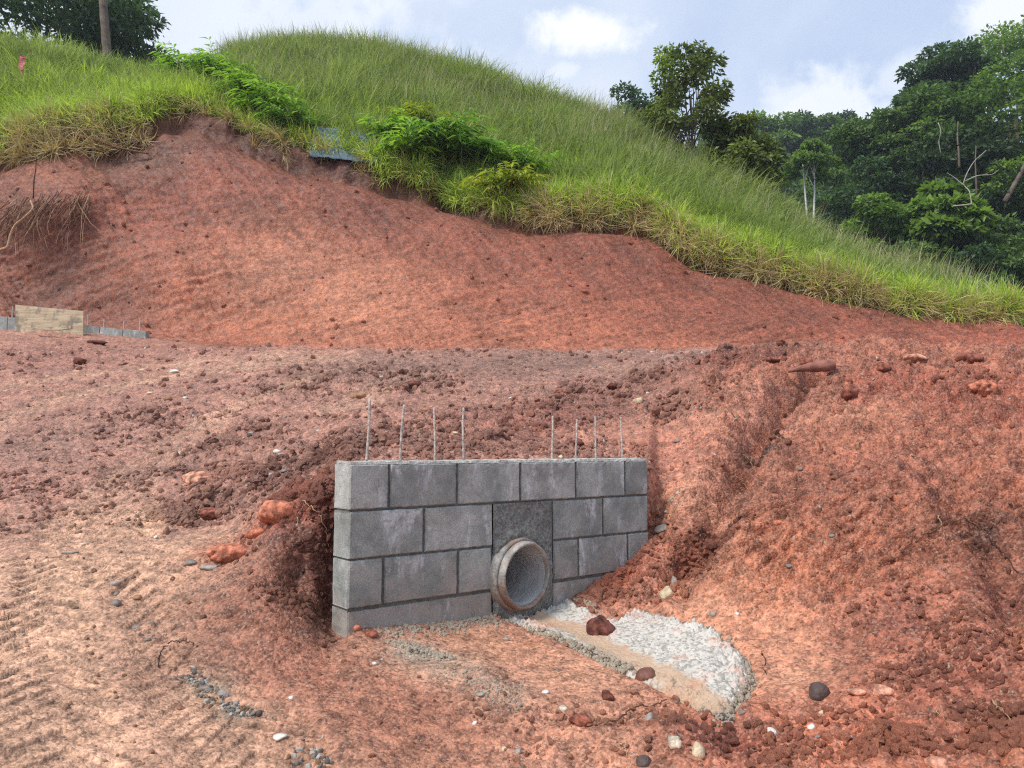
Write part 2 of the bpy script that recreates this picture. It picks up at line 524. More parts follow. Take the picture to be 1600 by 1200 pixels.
crk = fbm(wx * 9, wy * 9, 3, 34, .6, True)
gd += .012 * sm(crk, .35, .9) * (.5 + rub)
gd *= sm(s, .3, 1.0) * (1 - .55 * smooth_clay)
# right-hand cut: shelves and torn faces running down the slope
rightm = sm(TT[sl], .17, .30) * sm(s, 2.6, 3.2) * (1 - sm(s, 5.2, 5.6))
shelf = fbm(wu * 2.2 + wv * .8, wv * 4.5 - wu * 1.3, 4, 21, .55, True)
gd += rightm * (.120 * shelf + .09 * fbm(wu * 1.4, wv * 1.4, 2, 22) + .035 * fbm(wu * 6 + wv * 2, wv * 9 - wu * 3, 3, 23, .6, True))
# the berm crest on the right is lumpy
bermm = sm(TT[sl], .15, .33) * np.exp(-((s - 5.0) / .22) ** 2)
gd += bermm * (.07 * lumps(wx * 3.0, wy * 3.0, 51, .7) + .05 * l1)
crestm = np.exp(-((s - 6.0) / .35) ** 2)
gd += crestm * (.05 * fbm(wu * 1.6, wv * 1.6, 3, 52) + .05 * lumps(wx * 3.5, wy * 3.5, 53, .35))
# gully under the buried log and the dark torn scar beside it
gul = curve_pts([(1270, 605), (1220, 645), (1180, 700), (1150, 770), (1110, 840), (1080, 880)])
m = (s < 6) & (TT[sl] > .1)
dd, aa, ss = poly_dist(X[m], Y[m], gul)
gd[m] += -.20 * np.exp(-(dd / .10) ** 2) + .05 * np.exp(-((dd - .25) / .12) ** 2) * (ss < 0)
scar = curve_pts([(1490, 825), (1540, 870), (1580, 960), (1600, 1020)])
dd, aa, ss = poly_dist(X[m], Y[m], scar)
gd[m] += -.06 * np.exp(-(dd / .06) ** 2) + .05 * np.exp(-((dd - .14) / .08) ** 2)
for q, dz, rad in [((1282, 592), -.34, .12), ((1070, 865), -.14, .12), ((460, 905), -.10, .12), ((500, 940), -.08, .10), ((250, 150), -.3, .4), ((82, 517), .16, .40), ((430, 860), .05, .12), ((437, 805), .03, .15)]:
    gd += dz * blob(*q, rad)
# bank: scraped strokes down the slope, a few ledges, rills
bu = X * .80 + .75 * Z; bv = Y * .7 + Z * .95 - X * .30
stroke = fbm(bu * 2.8, bv * .40, 4, 12, .55)
strk2 = fbm(bu * 8.0, bv * 1.0, 3, 13, .6, True)
led = fbm(bu * .5 + bv * .3, bv * 2.6 - bu * .5, 4, 14, .55, True)
hb0 = np.clip((s - H_I), 0, 1)
bd = .14 * fbm(bu * .35, bv * .35, 3, 11) + .045 * stroke + .022 * strk2 + .050 * led * (1 - sm(hb0, .35, .7)) + .055 * fbm(bu * 4, bv * 4, 5, 15, .68) + .03 * lumps(bu * 2.6, bv * 2.6, 19, .25) + .020 * lumps(bu * 7, bv * 7, 17, .35)
hb = np.clip((s - H_I), 0, 1)
bd = bd - (jj[None, :] * 1.4 + .10) * sm(hb, .80, .98) * (s < LIP_I + .5) - .20 * np.exp(-((hb - .90) / .055) ** 2) * (s < J_I)
bd *= sm(s, H_I - .02, H_I + .12) * (1 - .6 * sm(hb, .85, 1.0))
bd += .25 * np.exp(-((hb - .97) / .05) ** 2) * (s > H_I + .5) * (fbm(X * 1.7, X * 0, 3, 18) + .1)      # overhanging sod in places
for q, dz, rad in [((150, 470), -.35, 1.0), ((30, 400), -.4, 1.0), ((100, 330), .5, .9), ((330, 510), -.2, 1.1), ((180, 240), -.25, .8), ((700, 290), -.35, .7), ((620, 280), -.2, .5), ((250, 430), .25, 1.0), ((60, 440), -.3, .6)]:
    bd += dz * blob(*q, rad) * onbank
D = disp + gd * inG * (1 - sm(s, H_I - .3, H_I) * .4) + bd * onbank
# keep the soil from poking through the block wall: flatten it along the wall line
uw = (X - WX0) * WDX + (Y - WY0) * WDY
nw = (X - WX0) * WNX + (Y - WY0) * WNY
near_wall = (1 - sm(np.abs(nw + .06), .12, .30)) * sm(uw, -.12, -.02) * (1 - sm(uw, WLEN - .05, WLEN + .005))
D *= 1 - .85 * near_wall
APRON_PX = [(968, 972), (985, 962), (1005, 959), (1035, 968), (1060, 976), (1105, 987), (1140, 1012), (1163, 1038), (1172, 1064), (1160, 1088), (1142, 1116), (1128, 1126), (1095, 1108), (1060, 1088), (1010, 1064), (985, 1053), (955, 1037), (925, 1024), (890, 1010), (850, 992), (815, 974), (788, 962), (815, 950), (855, 944), (890, 942), (915, 955), (945, 970)]
APRON = np.array([hit(*q, base_Y, base_Z)[:2] for q in APRON_PX])


def poly_inside(px, py, poly):
    ins = np.zeros(px.shape, bool)
    n = len(poly)
    for i in range(n):
        x0, y0 = poly[i]; x1, y1 = poly[(i + 1) % n]
        c = ((y0 > py) != (y1 > py))
        with np.errstate(divide='ignore', invalid='ignore'):
            xi = (x1 - x0) * (py - y0) / (y1 - y0 + 1e-12) + x0
        ins ^= c & (px < xi)
    return ins


m = (s < 4) & (np.abs(TT[sl]) < .6)
dd, aa, ss = poly_dist(X[m], Y[m], [tuple(p) for p in APRON] + [tuple(APRON[0])])
soft = np.where(poly_inside(X[m], Y[m], APRON), 1.0, 1 - sm(dd, 0, .06))
D[m] = D[m] * (1 - .85 * soft) - .012 * soft
# normal along the profile
dY = np.gradient(Y, axis=0); dZ = np.gradient(Z, axis=0)
nl = np.hypot(dY, dZ) + 1e-9
ny, nz = -dZ / nl, dY / nl
steep = sm(s, H_I - .2, H_I + .1)
ny = ny * (0.35 + .65 * np.maximum(steep, np.exp(-((s - 3.5) / .55) ** 4))); nz = np.sqrt(1 - ny * ny)
TY[sl] = Y + D * ny
TZ[sl] = Z + D * nz
TX = TT * TY
# hill relief under the grass
hs = slice(r_hi, row_of['M'])
TZ[hs] += .10 * fbm(TX[hs] * .6, TY[hs] * .6, 3, 40)
hs = slice(row_of['M'], NR)
TZ[hs] += 1.5 * fbm(TX[hs] * .05, TY[hs] * .05, 3, 41) * np.clip((TY[hs] - 30) / 30, 0, 1)
TYm = np.maximum.accumulate(TY + np.arange(NR)[:, None] * 1e-6, axis=0)


def hitw(px, py):
    h = hit(px, py)
    return Vector((h[0], h[1], h[2] + CAM_Z))


def at(px, py, Yd):
    t, q = ray(px, py)
    return Vector((t * Yd, Yd, q * Yd + CAM_Z))


def ground(x, y):
    return float(zat(x, y)[0]) + CAM_Z


# ---- soil colours: what lies where (albedo), as a colour attribute
def colr(c):
    v = np.array(srgb(*c)); g = v @ np.array([.4, .45, .15])
    return (v * .88 + g * .12) * np.array([1.0, 1.02, .88])
PEACH, ORANGE, RED, DARK, MAUVE, BRICK, PINK, BROWN, SAND = map(colr, [(214, 158, 128), (192, 108, 76), (160, 74, 54), (92, 50, 42), (154, 106, 94), (140, 66, 52), (196, 118, 96), (124, 72, 58), (196, 176, 152)])
X, Y, Z = TX[sl], TY[sl], TZ[sl]
C = np.zeros(X.shape + (3,))
def put(mask, col):
    global C
    C = C * (1 - mask[..., None]) + col * mask[..., None]
put(np.ones(X.shape), (MAUVE * .80 + PINK * .08 + ORANGE * .12) * 1.18)
lefty = 1 - sm(TT[sl], -.28, -.05)
put(np.clip((1 - sm(s, 2.2, 3.6)) * .75, 0, 1), ORANGE * .65 + PEACH * .35)
put(.8 * lefty * (1 - sm(s, 3.2, 4.3)), MAUVE * .62 + PEACH * .26 + ORANGE * .12)
put(np.clip(trk * .9, 0, 1) * sm(s, 3.2, 4.2), (PEACH * .6 + MAUVE * .4) * 1.2)
put(rightm * .9, ORANGE * .60 + RED * .25 + BROWN * .15)
put(.85 * sm(TT[sl], .12, .26) * (1 - sm(s, 3.0, 4.6)), ORANGE * .85 + BROWN * .15)
put(np.clip(smooth_clay * .85, 0, 1) * lefty, PEACH * .8 + MAUVE * .2)
put(np.clip(trk * .85, 0, 1) * lefty * (1 - sm(s, 3.4, 4.4)), PEACH * 1.08)
put(np.clip(smooth_clay * 1.0, 0, 1) * (1 - lefty), ORANGE * .5 + PEACH * .5)
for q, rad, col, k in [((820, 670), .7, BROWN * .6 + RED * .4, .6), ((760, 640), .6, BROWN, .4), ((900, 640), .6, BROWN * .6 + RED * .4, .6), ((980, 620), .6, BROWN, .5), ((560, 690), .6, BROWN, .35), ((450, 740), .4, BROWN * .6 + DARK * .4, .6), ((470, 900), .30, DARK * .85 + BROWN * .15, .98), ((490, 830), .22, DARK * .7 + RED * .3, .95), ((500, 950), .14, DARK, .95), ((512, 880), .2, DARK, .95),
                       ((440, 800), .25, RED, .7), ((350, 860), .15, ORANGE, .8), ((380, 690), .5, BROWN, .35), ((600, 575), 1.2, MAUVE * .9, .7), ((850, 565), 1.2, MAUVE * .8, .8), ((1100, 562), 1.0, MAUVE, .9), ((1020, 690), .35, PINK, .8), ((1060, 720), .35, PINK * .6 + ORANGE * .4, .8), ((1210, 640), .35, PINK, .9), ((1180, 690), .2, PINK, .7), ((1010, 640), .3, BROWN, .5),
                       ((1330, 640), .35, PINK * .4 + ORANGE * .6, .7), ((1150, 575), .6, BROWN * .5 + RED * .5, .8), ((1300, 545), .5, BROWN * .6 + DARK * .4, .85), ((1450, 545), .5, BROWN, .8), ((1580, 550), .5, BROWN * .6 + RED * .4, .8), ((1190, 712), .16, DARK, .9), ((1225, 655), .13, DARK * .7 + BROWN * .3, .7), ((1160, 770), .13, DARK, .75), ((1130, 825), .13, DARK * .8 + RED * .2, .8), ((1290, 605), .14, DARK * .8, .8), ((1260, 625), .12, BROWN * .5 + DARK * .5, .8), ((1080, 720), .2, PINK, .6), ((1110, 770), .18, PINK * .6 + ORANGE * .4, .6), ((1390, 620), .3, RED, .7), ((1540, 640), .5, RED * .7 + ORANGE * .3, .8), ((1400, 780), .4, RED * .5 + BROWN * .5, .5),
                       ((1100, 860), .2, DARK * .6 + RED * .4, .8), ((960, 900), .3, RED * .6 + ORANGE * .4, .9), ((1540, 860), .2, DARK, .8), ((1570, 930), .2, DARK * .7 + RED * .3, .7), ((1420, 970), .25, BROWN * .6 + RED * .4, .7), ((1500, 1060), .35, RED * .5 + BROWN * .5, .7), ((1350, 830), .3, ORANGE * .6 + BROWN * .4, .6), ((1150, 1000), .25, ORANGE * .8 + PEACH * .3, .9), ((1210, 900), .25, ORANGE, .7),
                       ((1130, 1160), .2, RED * .5 + DARK * .5, .8), ((1350, 1150), .3, ORANGE * .6 + RED * .4, .7), ((700, 1100), .3, BROWN * .5 + ORANGE * .5, .5), ((400, 1010), .3, BROWN * .6 + ORANGE * .4, .6), ((300, 940), .3, BROWN * .5 + PEACH * .4, .5), ((560, 1130), .3, ORANGE * .5 + BROWN * .5, .5), ((380, 940), .25, BROWN * .6 + ORANGE * .4, .6), ((480, 1060), .25, BROWN * .5 + ORANGE * .5, .6),
                       ((330, 1070), .09, colr((160, 136, 116)), .6), ((370, 1110), .08, colr((160, 136, 116)), .6), ((700, 1040), .16, colr((170, 140, 122)), .6), ((650, 1020), .1, colr((170, 160, 150)), .6), ((780, 1080), .15, colr((165, 130, 112)), .6), ((150, 640), 1.0, MAUVE * .8 + PINK * .2, .5), ((80, 560), 1.5, MAUVE * .6 + RED * .4, .5), ((60, 700), .7, MAUVE, .7), ((250, 740), .4, MAUVE, .5)]:
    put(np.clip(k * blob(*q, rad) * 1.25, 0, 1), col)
# bank: dark humic top, red body, paler scraped foot
hbk = np.clip(s - H_I, 0, 1) + .10 * fbm(bu * .5, bv * .5, 3, 60)
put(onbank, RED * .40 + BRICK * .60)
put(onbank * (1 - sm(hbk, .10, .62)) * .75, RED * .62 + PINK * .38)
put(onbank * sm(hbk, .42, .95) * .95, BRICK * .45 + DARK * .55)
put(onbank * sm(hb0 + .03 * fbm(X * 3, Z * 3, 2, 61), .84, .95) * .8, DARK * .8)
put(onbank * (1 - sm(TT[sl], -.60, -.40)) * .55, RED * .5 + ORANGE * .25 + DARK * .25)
for q, rad, col, k in [((60, 440), 1.1, DARK, .75), ((170, 480), .9, BRICK * .5 + DARK * .5, .7), ((100, 300), .8, ORANGE * .6 + RED * .4, .5), ((60, 330), 1.2, DARK * .7 + BRICK * .3, .6), ((300, 300), 1.5, BRICK, .6), ((180, 240), 1.0, DARK * .7 + BROWN * .3, .8), ((260, 250), .7, DARK * .6 + BROWN * .4, .6), ((320, 180), 1.0, DARK * .7 + BRICK * .3, .7), ((420, 420), 1.5, PINK, .6), ((560, 470), 1.6, PINK, .6),
                       ((400, 520), 1.0, ORANGE * .5 + RED * .5, .6), ((850, 500), 1.8, PINK * .6 + RED * .4, .5), ((600, 330), 1.2, BRICK, .6), ((900, 420), 2.0, BRICK * .8 + RED * .2, .6), ((1200, 470), 1.5, BRICK * .9, .6), ((640, 285), .6, DARK, .6), ((740, 310), .5, DARK, .6), ((350, 535), .7, RED * .6 + DARK * .4, .6)]:
    put(np.clip(k * blob(*q, rad) * 1.2 * onbank, 0, 1), col)
# mottling: damp dark crumbs, pale dry skins, painted shade in the tread grooves
mot = fbm(wu * 5.0, wv * 5.0, 4, 70, .6)
mot2 = fbm(wu * 1.6, wv * 1.6, 3, 71, .55)
bst = (stroke * .6 + strk2 * .35) * sm(hb0, .3, .65) + led * .45 * (1 - sm(hb0, .3, .65))
mt = (mot * .65 + mot2 * .55) * inG + (bst + .5 * mot) * onbank
C *= (1 + (.55 + .40 * onbank) * np.clip(mt, -1, 1) * (1 - .35 * smooth_clay))[..., None]
C *= (1 - .16 * np.clip(l2 + l3 * .7, 0, 1) * rub * inG)[..., None]
C *= (1 - .30 * grv_shade * inG)[..., None]  # tread grooves darkened: their shade is put into the soil colour
pale = sm(mot2 * .5 + fbm(wu * 7, wv * 7, 3, 72) * .6, .22, .5)[..., None] * .22
C = C * (1 - pale) + (C * .5 + PEACH * .5) * pale
bigp = sm(fbm(bu * .55, bv * .8, 4, 73, .55), -.35, .35)
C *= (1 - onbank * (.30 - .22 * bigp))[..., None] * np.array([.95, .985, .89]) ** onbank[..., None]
C *= (1 - .10 * rightm)[..., None]
C *= np.array([.88, .91, .96]) ** inG[..., None]
C = np.clip(C, .01, .9)
CFULL = np.zeros((NR, NA, 4)); CFULL[..., 3] = 1
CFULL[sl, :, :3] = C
CFULL[r_hi:, :, :3] = np.array(srgb(66, 72, 40))
CFULL[row_of['M']:, :, :3] = np.array(srgb(34, 44, 26))


def soil_at(x, y):
    t = np.clip(np.asarray(x) / np.asarray(y), tl[0], tl[-1])
    c = np.clip(np.rint(np.interp(t, tl, np.arange(NA))).astype(int), 0, NA - 1)
    out = np.empty((len(c), 3))
    for j in range(len(c)):
        r_ = min(int(np.searchsorted(TYm[:, c[j]], y[j])), NR - 1)
        out[j] = CFULL[r_, c[j], :3]
    return out


# ------------------------------------------------------------------ materials
def new_mat(name):
    m = bpy.data.materials.new(name)
    m.use_nodes = True
    t = NT(m.node_tree)
    out = t.n('ShaderNodeOutputMaterial')
    p = t.n('ShaderNodeBsdfPrincipled')
    t.l(p.outputs[0], out.inputs['Surface'])
    return m, t, p, out


def bump(t, p, h, strength, dist):
    b = t.n('ShaderNodeBump')
    b.inputs['Strength'].default_value = strength
    b.inputs['Distance'].default_value = dist
    t.l(h, b.inputs['Height'])
    t.l(b.outputs[0], p.inputs['Normal'])


def soil_material(name, instanced=False):
    m, t, p, out = new_mat(name)
    a = t.n('ShaderNodeAttribute', attribute_type='INSTANCER' if instanced else 'GEOMETRY', attribute_name='soil')
    tc = t.n('ShaderNodeNewGeometry').outputs['Position'] if not instanced else t.n('ShaderNodeTexCoord').outputs['Object']
    sc = 1.0 if not instanced else .35
    n1 = t.noise(tc, 30 * sc, 7, .72)
    ofs = t.n('ShaderNodeVectorMath', operation='ADD'); t.l(tc, ofs.inputs[0]); ofs.inputs[1].default_value = (13.7, 5.1, 8.3)
    m1 = t.noise(ofs.outputs[0], 13 * sc, 9, .72, 0)
    m2 = t.noise(ofs.outputs[0], 48 * sc, 6, .75)
    n2 = t.noise(tc, 9 * sc, 5, .6, .3)
    n3 = t.noise(tc, 150 * sc, 3, .65)
    def cells(scale):
        vo = t.n('ShaderNodeTexVoronoi'); t.l(tc, vo.inputs['Vector']); vo.inputs['Scale'].default_value = scale
        sx = t.n('ShaderNodeSeparateColor'); t.l(vo.outputs['Color'], sx.inputs[0])
        return vo.outputs['Distance'], sx.outputs[0], sx.outputs[1]
    d1, v1, w1 = cells(55 * sc)
    d2, v2, w2 = cells(150 * sc)
    d3, v3, w3 = cells(85 * sc)
    # damp dark crumbs and pale dry skins, at several sizes
    col = t.mix(1.0, a.outputs['Color'], t.ramp(m1, .38, .62, .62, 1.24), 'MULTIPLY')
    col = t.mix(1.0, col, t.ramp(m2, .38, .62, .86, 1.12), 'MULTIPLY')
    col = t.mix(1.0, col, t.ramp(v3, .0, .45, .58, 1.10), 'MULTIPLY')
    col = t.mix(t.ramp(w3, .84, .96, 0, .30), col, t.mix(.45, a.outputs['Color'], srgb(226, 190, 166)))
    col = t.mix(1.0, col, t.ramp(v1, .0, .35, .70, 1.03), 'MULTIPLY')
    col = t.mix(1.0, col, t.ramp(v2, .0, .9, .82, 1.14), 'MULTIPLY')
    crumb = t.ramp(w2, .80, .97, 0, .42)
    col = t.mix(crumb, col, t.mix(.5, a.outputs['Color'], srgb(226, 186, 160)))
    t.l(col, p.inputs['Base Color'])
    t.l(t.ramp(n2, .35, .7, .50, .90), p.inputs['Roughness'])
    p.inputs['Specular IOR Level'].default_value = .36
    h = t.math('ADD', t.math('MULTIPLY', n1, .6), t.math('MULTIPLY', n3, .20))
    h = t.math('SUBTRACT', h, t.math('MULTIPLY', d1, .30))
    h = t.math('SUBTRACT', h, t.math('MULTIPLY', d2, .16))
    h = t.math('SUBTRACT', h, t.math('MULTIPLY', d3, .30))
    bump(t, p, h, .75, .014 if not instanced else .010)
    return m


M = {}
M['soil'] = soil_material('red_soil')
M['clod'] = soil_material('red_clod', True)


def plain_rock(name, c, rough=.7, var=.35, scale=18, spec=.3):
    m, t, p, out = new_mat(name)
    tc = t.n('ShaderNodeTexCoord').outputs['Object']
    n1 = t.noise(tc, scale, 6, .65)
    n2 = t.noise(tc, scale * 4, 4, .6)
    col = t.mix(1.0, (*c, 1), t.ramp(n1, .3, .7, 1 - var, 1 + var), 'MULTIPLY')
    col = t.mix(t.ramp(n2, .62, .75, 0, .5), col, tuple(min(1, v * 1.5 + .02) for v in c))
    t.l(col, p.inputs['Base Color'])
    p.inputs['Roughness'].default_value = rough
    p.inputs['Specular IOR Level'].default_value = spec
    bump(t, p, t.math('ADD', n1, t.math('MULTIPLY', n2, .4)), .7, .012)
    return m


for nm, c, rr in [('stone_white', (205, 200, 190), .7), ('stone_grey', (150, 142, 134), .85), ('stone_slate', (124, 116, 110), .85), ('stone_dark', (86, 72, 68), .7), ('stone_brown', (112, 74, 62), .5), ('stone_cream', (196, 178, 148), .7), ('stone_tan', (150, 112, 84), .75),
                  ('clod_orange', (176, 110, 86), .95), ('clod_red', (136, 82, 66), .95), ('clod_dark', (104, 62, 52), .95), ('clod_peach', (192, 138, 114), .9), ('lump_concrete', (190, 176, 156), .85)]:
    M[nm] = plain_rock(nm, srgb(*c), rr, .35 if 'stone' in nm else .7, 18 if 'stone' in nm else 22)
M['twig'] = plain_rock('twig', srgb(112, 76, 58), .8, .4, 40)
M['twig_pale'] = plain_rock('twig_pale', srgb(168, 138, 108), .8, .3, 30)
M['twig_dark'] = plain_rock('twig_dark', srgb(62, 44, 38), .8, .3, 40)
M['bark'] = plain_rock('bark', srgb(98, 86, 74), .9, .4, 3)
M['deadwood'] = plain_rock('deadwood', srgb(162, 156, 144), .85, .25, 4)
M['bark_white'] = plain_rock('bark_white', srgb(196, 194, 184), .8, .2, 2)
M['rebar'] = plain_rock('rebar', srgb(186, 174, 164), .6, .45, 60, .5)


def concrete_block_mat():
    m, t, p, out = new_mat('concrete_block')
    g = t.n('ShaderNodeTexCoord').outputs['Object']
    oi = t.n('ShaderNodeObjectInfo')
    off = t.n('ShaderNodeVectorMath', operation='ADD')
    t.l(g, off.inputs[0])
    cm = t.n('ShaderNodeCombineXYZ')
    t.l(t.math('MULTIPLY', oi.outputs['Random'], 37.0), cm.inputs[0]); t.l(t.math('MULTIPLY', oi.outputs['Random'], 91.0), cm.inputs[2])
    t.l(cm.outputs[0], off.inputs[1])
    v = off.outputs[0]
    n1 = t.noise(v, 7, 5, .6, .4); n2 = t.noise(v, 150, 3, .7); n3 = t.noise(v, 34, 5, .65)
    base = t.mix(t.ramp(n1, .3, .7), srgb(136, 140, 136), srgb(172, 174, 168))
    base = t.mix(t.math('MULTIPLY', t.ramp(t.noise(v, 4.3, 3, .5), .45, .68), .30), base, srgb(132, 126, 114))
    tint = t.ramp(oi.outputs['Random'], 0, 1, .84, 1.08)
    base = t.mix(1, base, tint, 'MULTIPLY')
    base = t.mix(1, base, t.ramp(n2, .35, .65, .80, 1.14), 'MULTIPLY')
    base = t.mix(1, base, t.ramp(n3, .3, .6, .88, 1.05), 'MULTIPLY')
    # pores and white efflorescence streaks
    mp = t.n('ShaderNodeMapping'); t.l(v, mp.inputs[0]); mp.inputs['Scale'].default_value = (9, 9, 3.2)
    st = t.noise(mp.outputs[0], 1.0, 5, .65, .5)
    wh = t.math('MULTIPLY', t.ramp(st, .51, .68), t.ramp(n3, .38, .56, .25, 1))
    base = t.mix(t.math('MULTIPLY', wh, .75), base, srgb(214, 214, 216))
    wp = t.n('ShaderNodeSeparateXYZ'); t.l(t.n('ShaderNodeNewGeometry').outputs['Position'], wp.inputs[0])
    mud = t.math('ADD', t.math('MULTIPLY', t.math('SUBTRACT', wp.outputs['Z'], .80), 4.0), t.math('MULTIPLY', t.math('SUBTRACT', n1, .5), -2.4))
    mud = t.math('MULTIPLY', t.ramp(mud, .0, .9, 1, 0), t.ramp(n3, .35, .6, .35, 1))
    base = t.mix(t.math('MULTIPLY', mud, .26), base, srgb(150, 100, 76))
    t.l(base, p.inputs['Base Color'])
    p.inputs['Roughness'].default_value = .88
    p.inputs['Specular IOR Level'].default_value = .25
    vo = t.n('ShaderNodeTexVoronoi'); t.l(v, vo.inputs['Vector']); vo.inputs['Scale'].default_value = 210
    pit = t.ramp(vo.outputs['Distance'], .08, .30, 0, 1)
    bump(t, p, t.math('ADD', t.math('ADD', n2, n3), t.math('MULTIPLY', pit, .5)), .55, .004)
    return m


M['block'] = concrete_block_mat()


def mortar_mat(name, c1, c2, sc=60, bd=.012):
    m, t, p, out = new_mat(name)
    g = t.n('ShaderNodeTexCoord').outputs['Object']
    n1 = t.noise(g, sc, 5, .7); n2 = t.noise(g, 8, 4, .6)
    col = t.mix(t.ramp(n1, .32, .66), srgb(*c1), srgb(*c2))
    col = t.mix(1, col, t.ramp(n2, .3, .7, .8, 1.15), 'MULTIPLY')
    t.l(col, p.inputs['Base Color'])
    p.inputs['Roughness'].default_value = .92
    bump(t, p, n1, .9, bd)
    return m


M['mortar'] = mortar_mat('mortar', (80, 80, 76), (104, 104, 100))
M['mortar_light'] = mortar_mat('mortar_light', (150, 148, 140), (196, 193, 186))
M['mortar_patch'] = mortar_mat('mortar_patch', (98, 99, 96), (150, 150, 144), 70, .02)


def pipe_mat():
    m, t, p, out = new_mat('pipe_concrete')
    g = t.n('ShaderNodeTexCoord').outputs['Object']
    n1 = t.noise(g, 14, 6, .65, .3); n2 = t.noise(g, 90, 4, .65); n3 = t.noise(g, 5, 3, .5)
    col = t.mix(t.ramp(n1, .35, .65), srgb(134, 130, 124), srgb(178, 174, 166))
    col = t.mix(t.math('MULTIPLY', t.ramp(n3, .42, .62), .7), col, srgb(142, 106, 84))
    col = t.mix(1, col, t.ramp(n2, .3, .7, .78, 1.12), 'MULTIPLY')
    t.l(col, p.inputs['Base Color'])
    p.inputs['Roughness'].default_value = .85
    bump(t, p, t.math('ADD', n1, t.math('MULTIPLY', n2, .5)), .8, .008)
    return m


M['pipe'] = pipe_mat()
M['pipe_inside'] = plain_rock('pipe_inside', srgb(176, 176, 174), .7, .18, 10)


def apron_mat():
    m, t, p, out = new_mat('apron_concrete')
    g = t.n('ShaderNodeTexCoord').outputs['Object']
    a = t.n('ShaderNodeAttribute', attribute_name='silt')
    vo = t.n('ShaderNodeTexVoronoi'); t.l(g, vo.inputs['Vector']); vo.inputs['Scale'].default_value = 85
    sx = t.n('ShaderNodeSeparateColor'); t.l(vo.outputs['Color'], sx.inputs[0])
    n1 = sx.outputs[0]; n2 = t.noise(g, 12, 4, .6); n3 = t.noise(g, 150, 3, .6)
    col = t.mix(t.ramp(n1, .0, .6), srgb(148, 142, 132), srgb(196, 190, 180))
    col = t.mix(1, col, t.ramp(n2, .3, .7, .86, 1.08), 'MULTIPLY')
    silt = t.mix(t.ramp(n2, .3, .7), srgb(188, 158, 130), srgb(174, 146, 120))
    f = t.ramp(t.math('ADD', a.outputs['Fac'], t.math('MULTIPLY', t.math('SUBTRACT', n2, .5), 1.1)), .35, .75)
    col = t.mix(t.math('MULTIPLY', f, .9), col, silt)
    spk = t.ramp(t.noise(g, 95, 3, .6), .60, .70, 0, .55)
    col = t.mix(spk, col, srgb(104, 98, 90))
    red = t.ramp(t.noise(g, 6, 5, .65), .52, .68)
    col = t.mix(t.math('MULTIPLY', red, .6), col, srgb(196, 128, 100))
    t.l(col, p.inputs['Base Color'])
    p.inputs['Roughness'].default_value = .85
    bump(t, p, t.math('SUBTRACT', t.math('MULTIPLY', n3, .5), vo.outputs['Distance']), .8, .006)
    return m


M['apron'] = apron_mat()


def leaf_mat(name, c1, c2, trans=.35, inst=False, rough=.5):
    """leaf and grass: two tones by a per-leaf number, some light through the blade"""
    m, t, p, out = new_mat(name)
    a = t.n('ShaderNodeAttribute', attribute_name='tone')
    f = a.outputs['Fac']
    if inst:
        b = t.n('ShaderNodeAttribute', attribute_type='INSTANCER', attribute_name='tint')
        f = t.math('ADD', t.math('MULTIPLY', f, .60), t.math('MULTIPLY', b.outputs['Fac'], .62), clamp=True)
    col = t.mix(f, srgb(*c1), srgb(*c2))
    t.l(col, p.inputs['Base Color'])
    p.inputs['Roughness'].default_value = rough
    p.inputs['Specular IOR Level'].default_value = .25
    tr = t.n('ShaderNodeBsdfTranslucent')
    t.l(t.mix(1, col, (1.15, 1.2, .6), 'MULTIPLY'), tr.inputs['Color'])
    mx = t.n('ShaderNodeMixShader'); mx.inputs[0].default_value = trans
    t.l(p.outputs[0], mx.inputs[1]); t.l(tr.outputs[0], mx.inputs[2])
    t.l(mx.outputs[0], out.inputs['Surface'])
    return m


M['grass'] = leaf_mat('grass', (90, 122, 46), (196, 216, 98), .45, True)
M['grass_far'] = leaf_mat('grass_far', (78, 102, 54), (172, 186, 118), .42, True)
M['straw'] = leaf_mat('straw', (146, 122, 88), (222, 206, 160), .3, True, .7)
M['stalk'] = leaf_mat('stalk', (138, 134, 96), (196, 190, 148), .3, True)
M['fern'] = leaf_mat('fern', (98, 146, 50), (172, 206, 88), .45)
M['fern_yellow'] = leaf_mat('fern_yellow', (120, 142, 40), (190, 196, 78), .4)
M['fern_deep'] = leaf_mat('fern_deep', (84, 130, 52), (158, 196, 96), .45)
M['leaf_a'] = leaf_mat('leaf_a', (44, 68, 34), (112, 140, 72), .35)
M['leaf_b'] = leaf_mat('leaf_b', (40, 62, 38), (98, 128, 78), .35)
M['leaf_c'] = leaf_mat('leaf_c', (54, 84, 34), (138, 168, 78), .4)
M['leaf_d'] = leaf_mat('leaf_d', (34, 52, 30), (70, 92, 48), .3)
M['leaf_olive'] = leaf_mat('leaf_olive', (58, 72, 38), (132, 146, 80), .35)
M['leaf_lime'] = leaf_mat('leaf_lime', (90, 120, 40), (160, 180, 80), .4)

# ------------------------------------------------------------------ terrain objects
PIPE_C = at(825, 900, 3.715)                            # centre of the pipe mouth
PIPE_A = Vector((.70, -.71, -.03)).normalized()       # out of the mouth


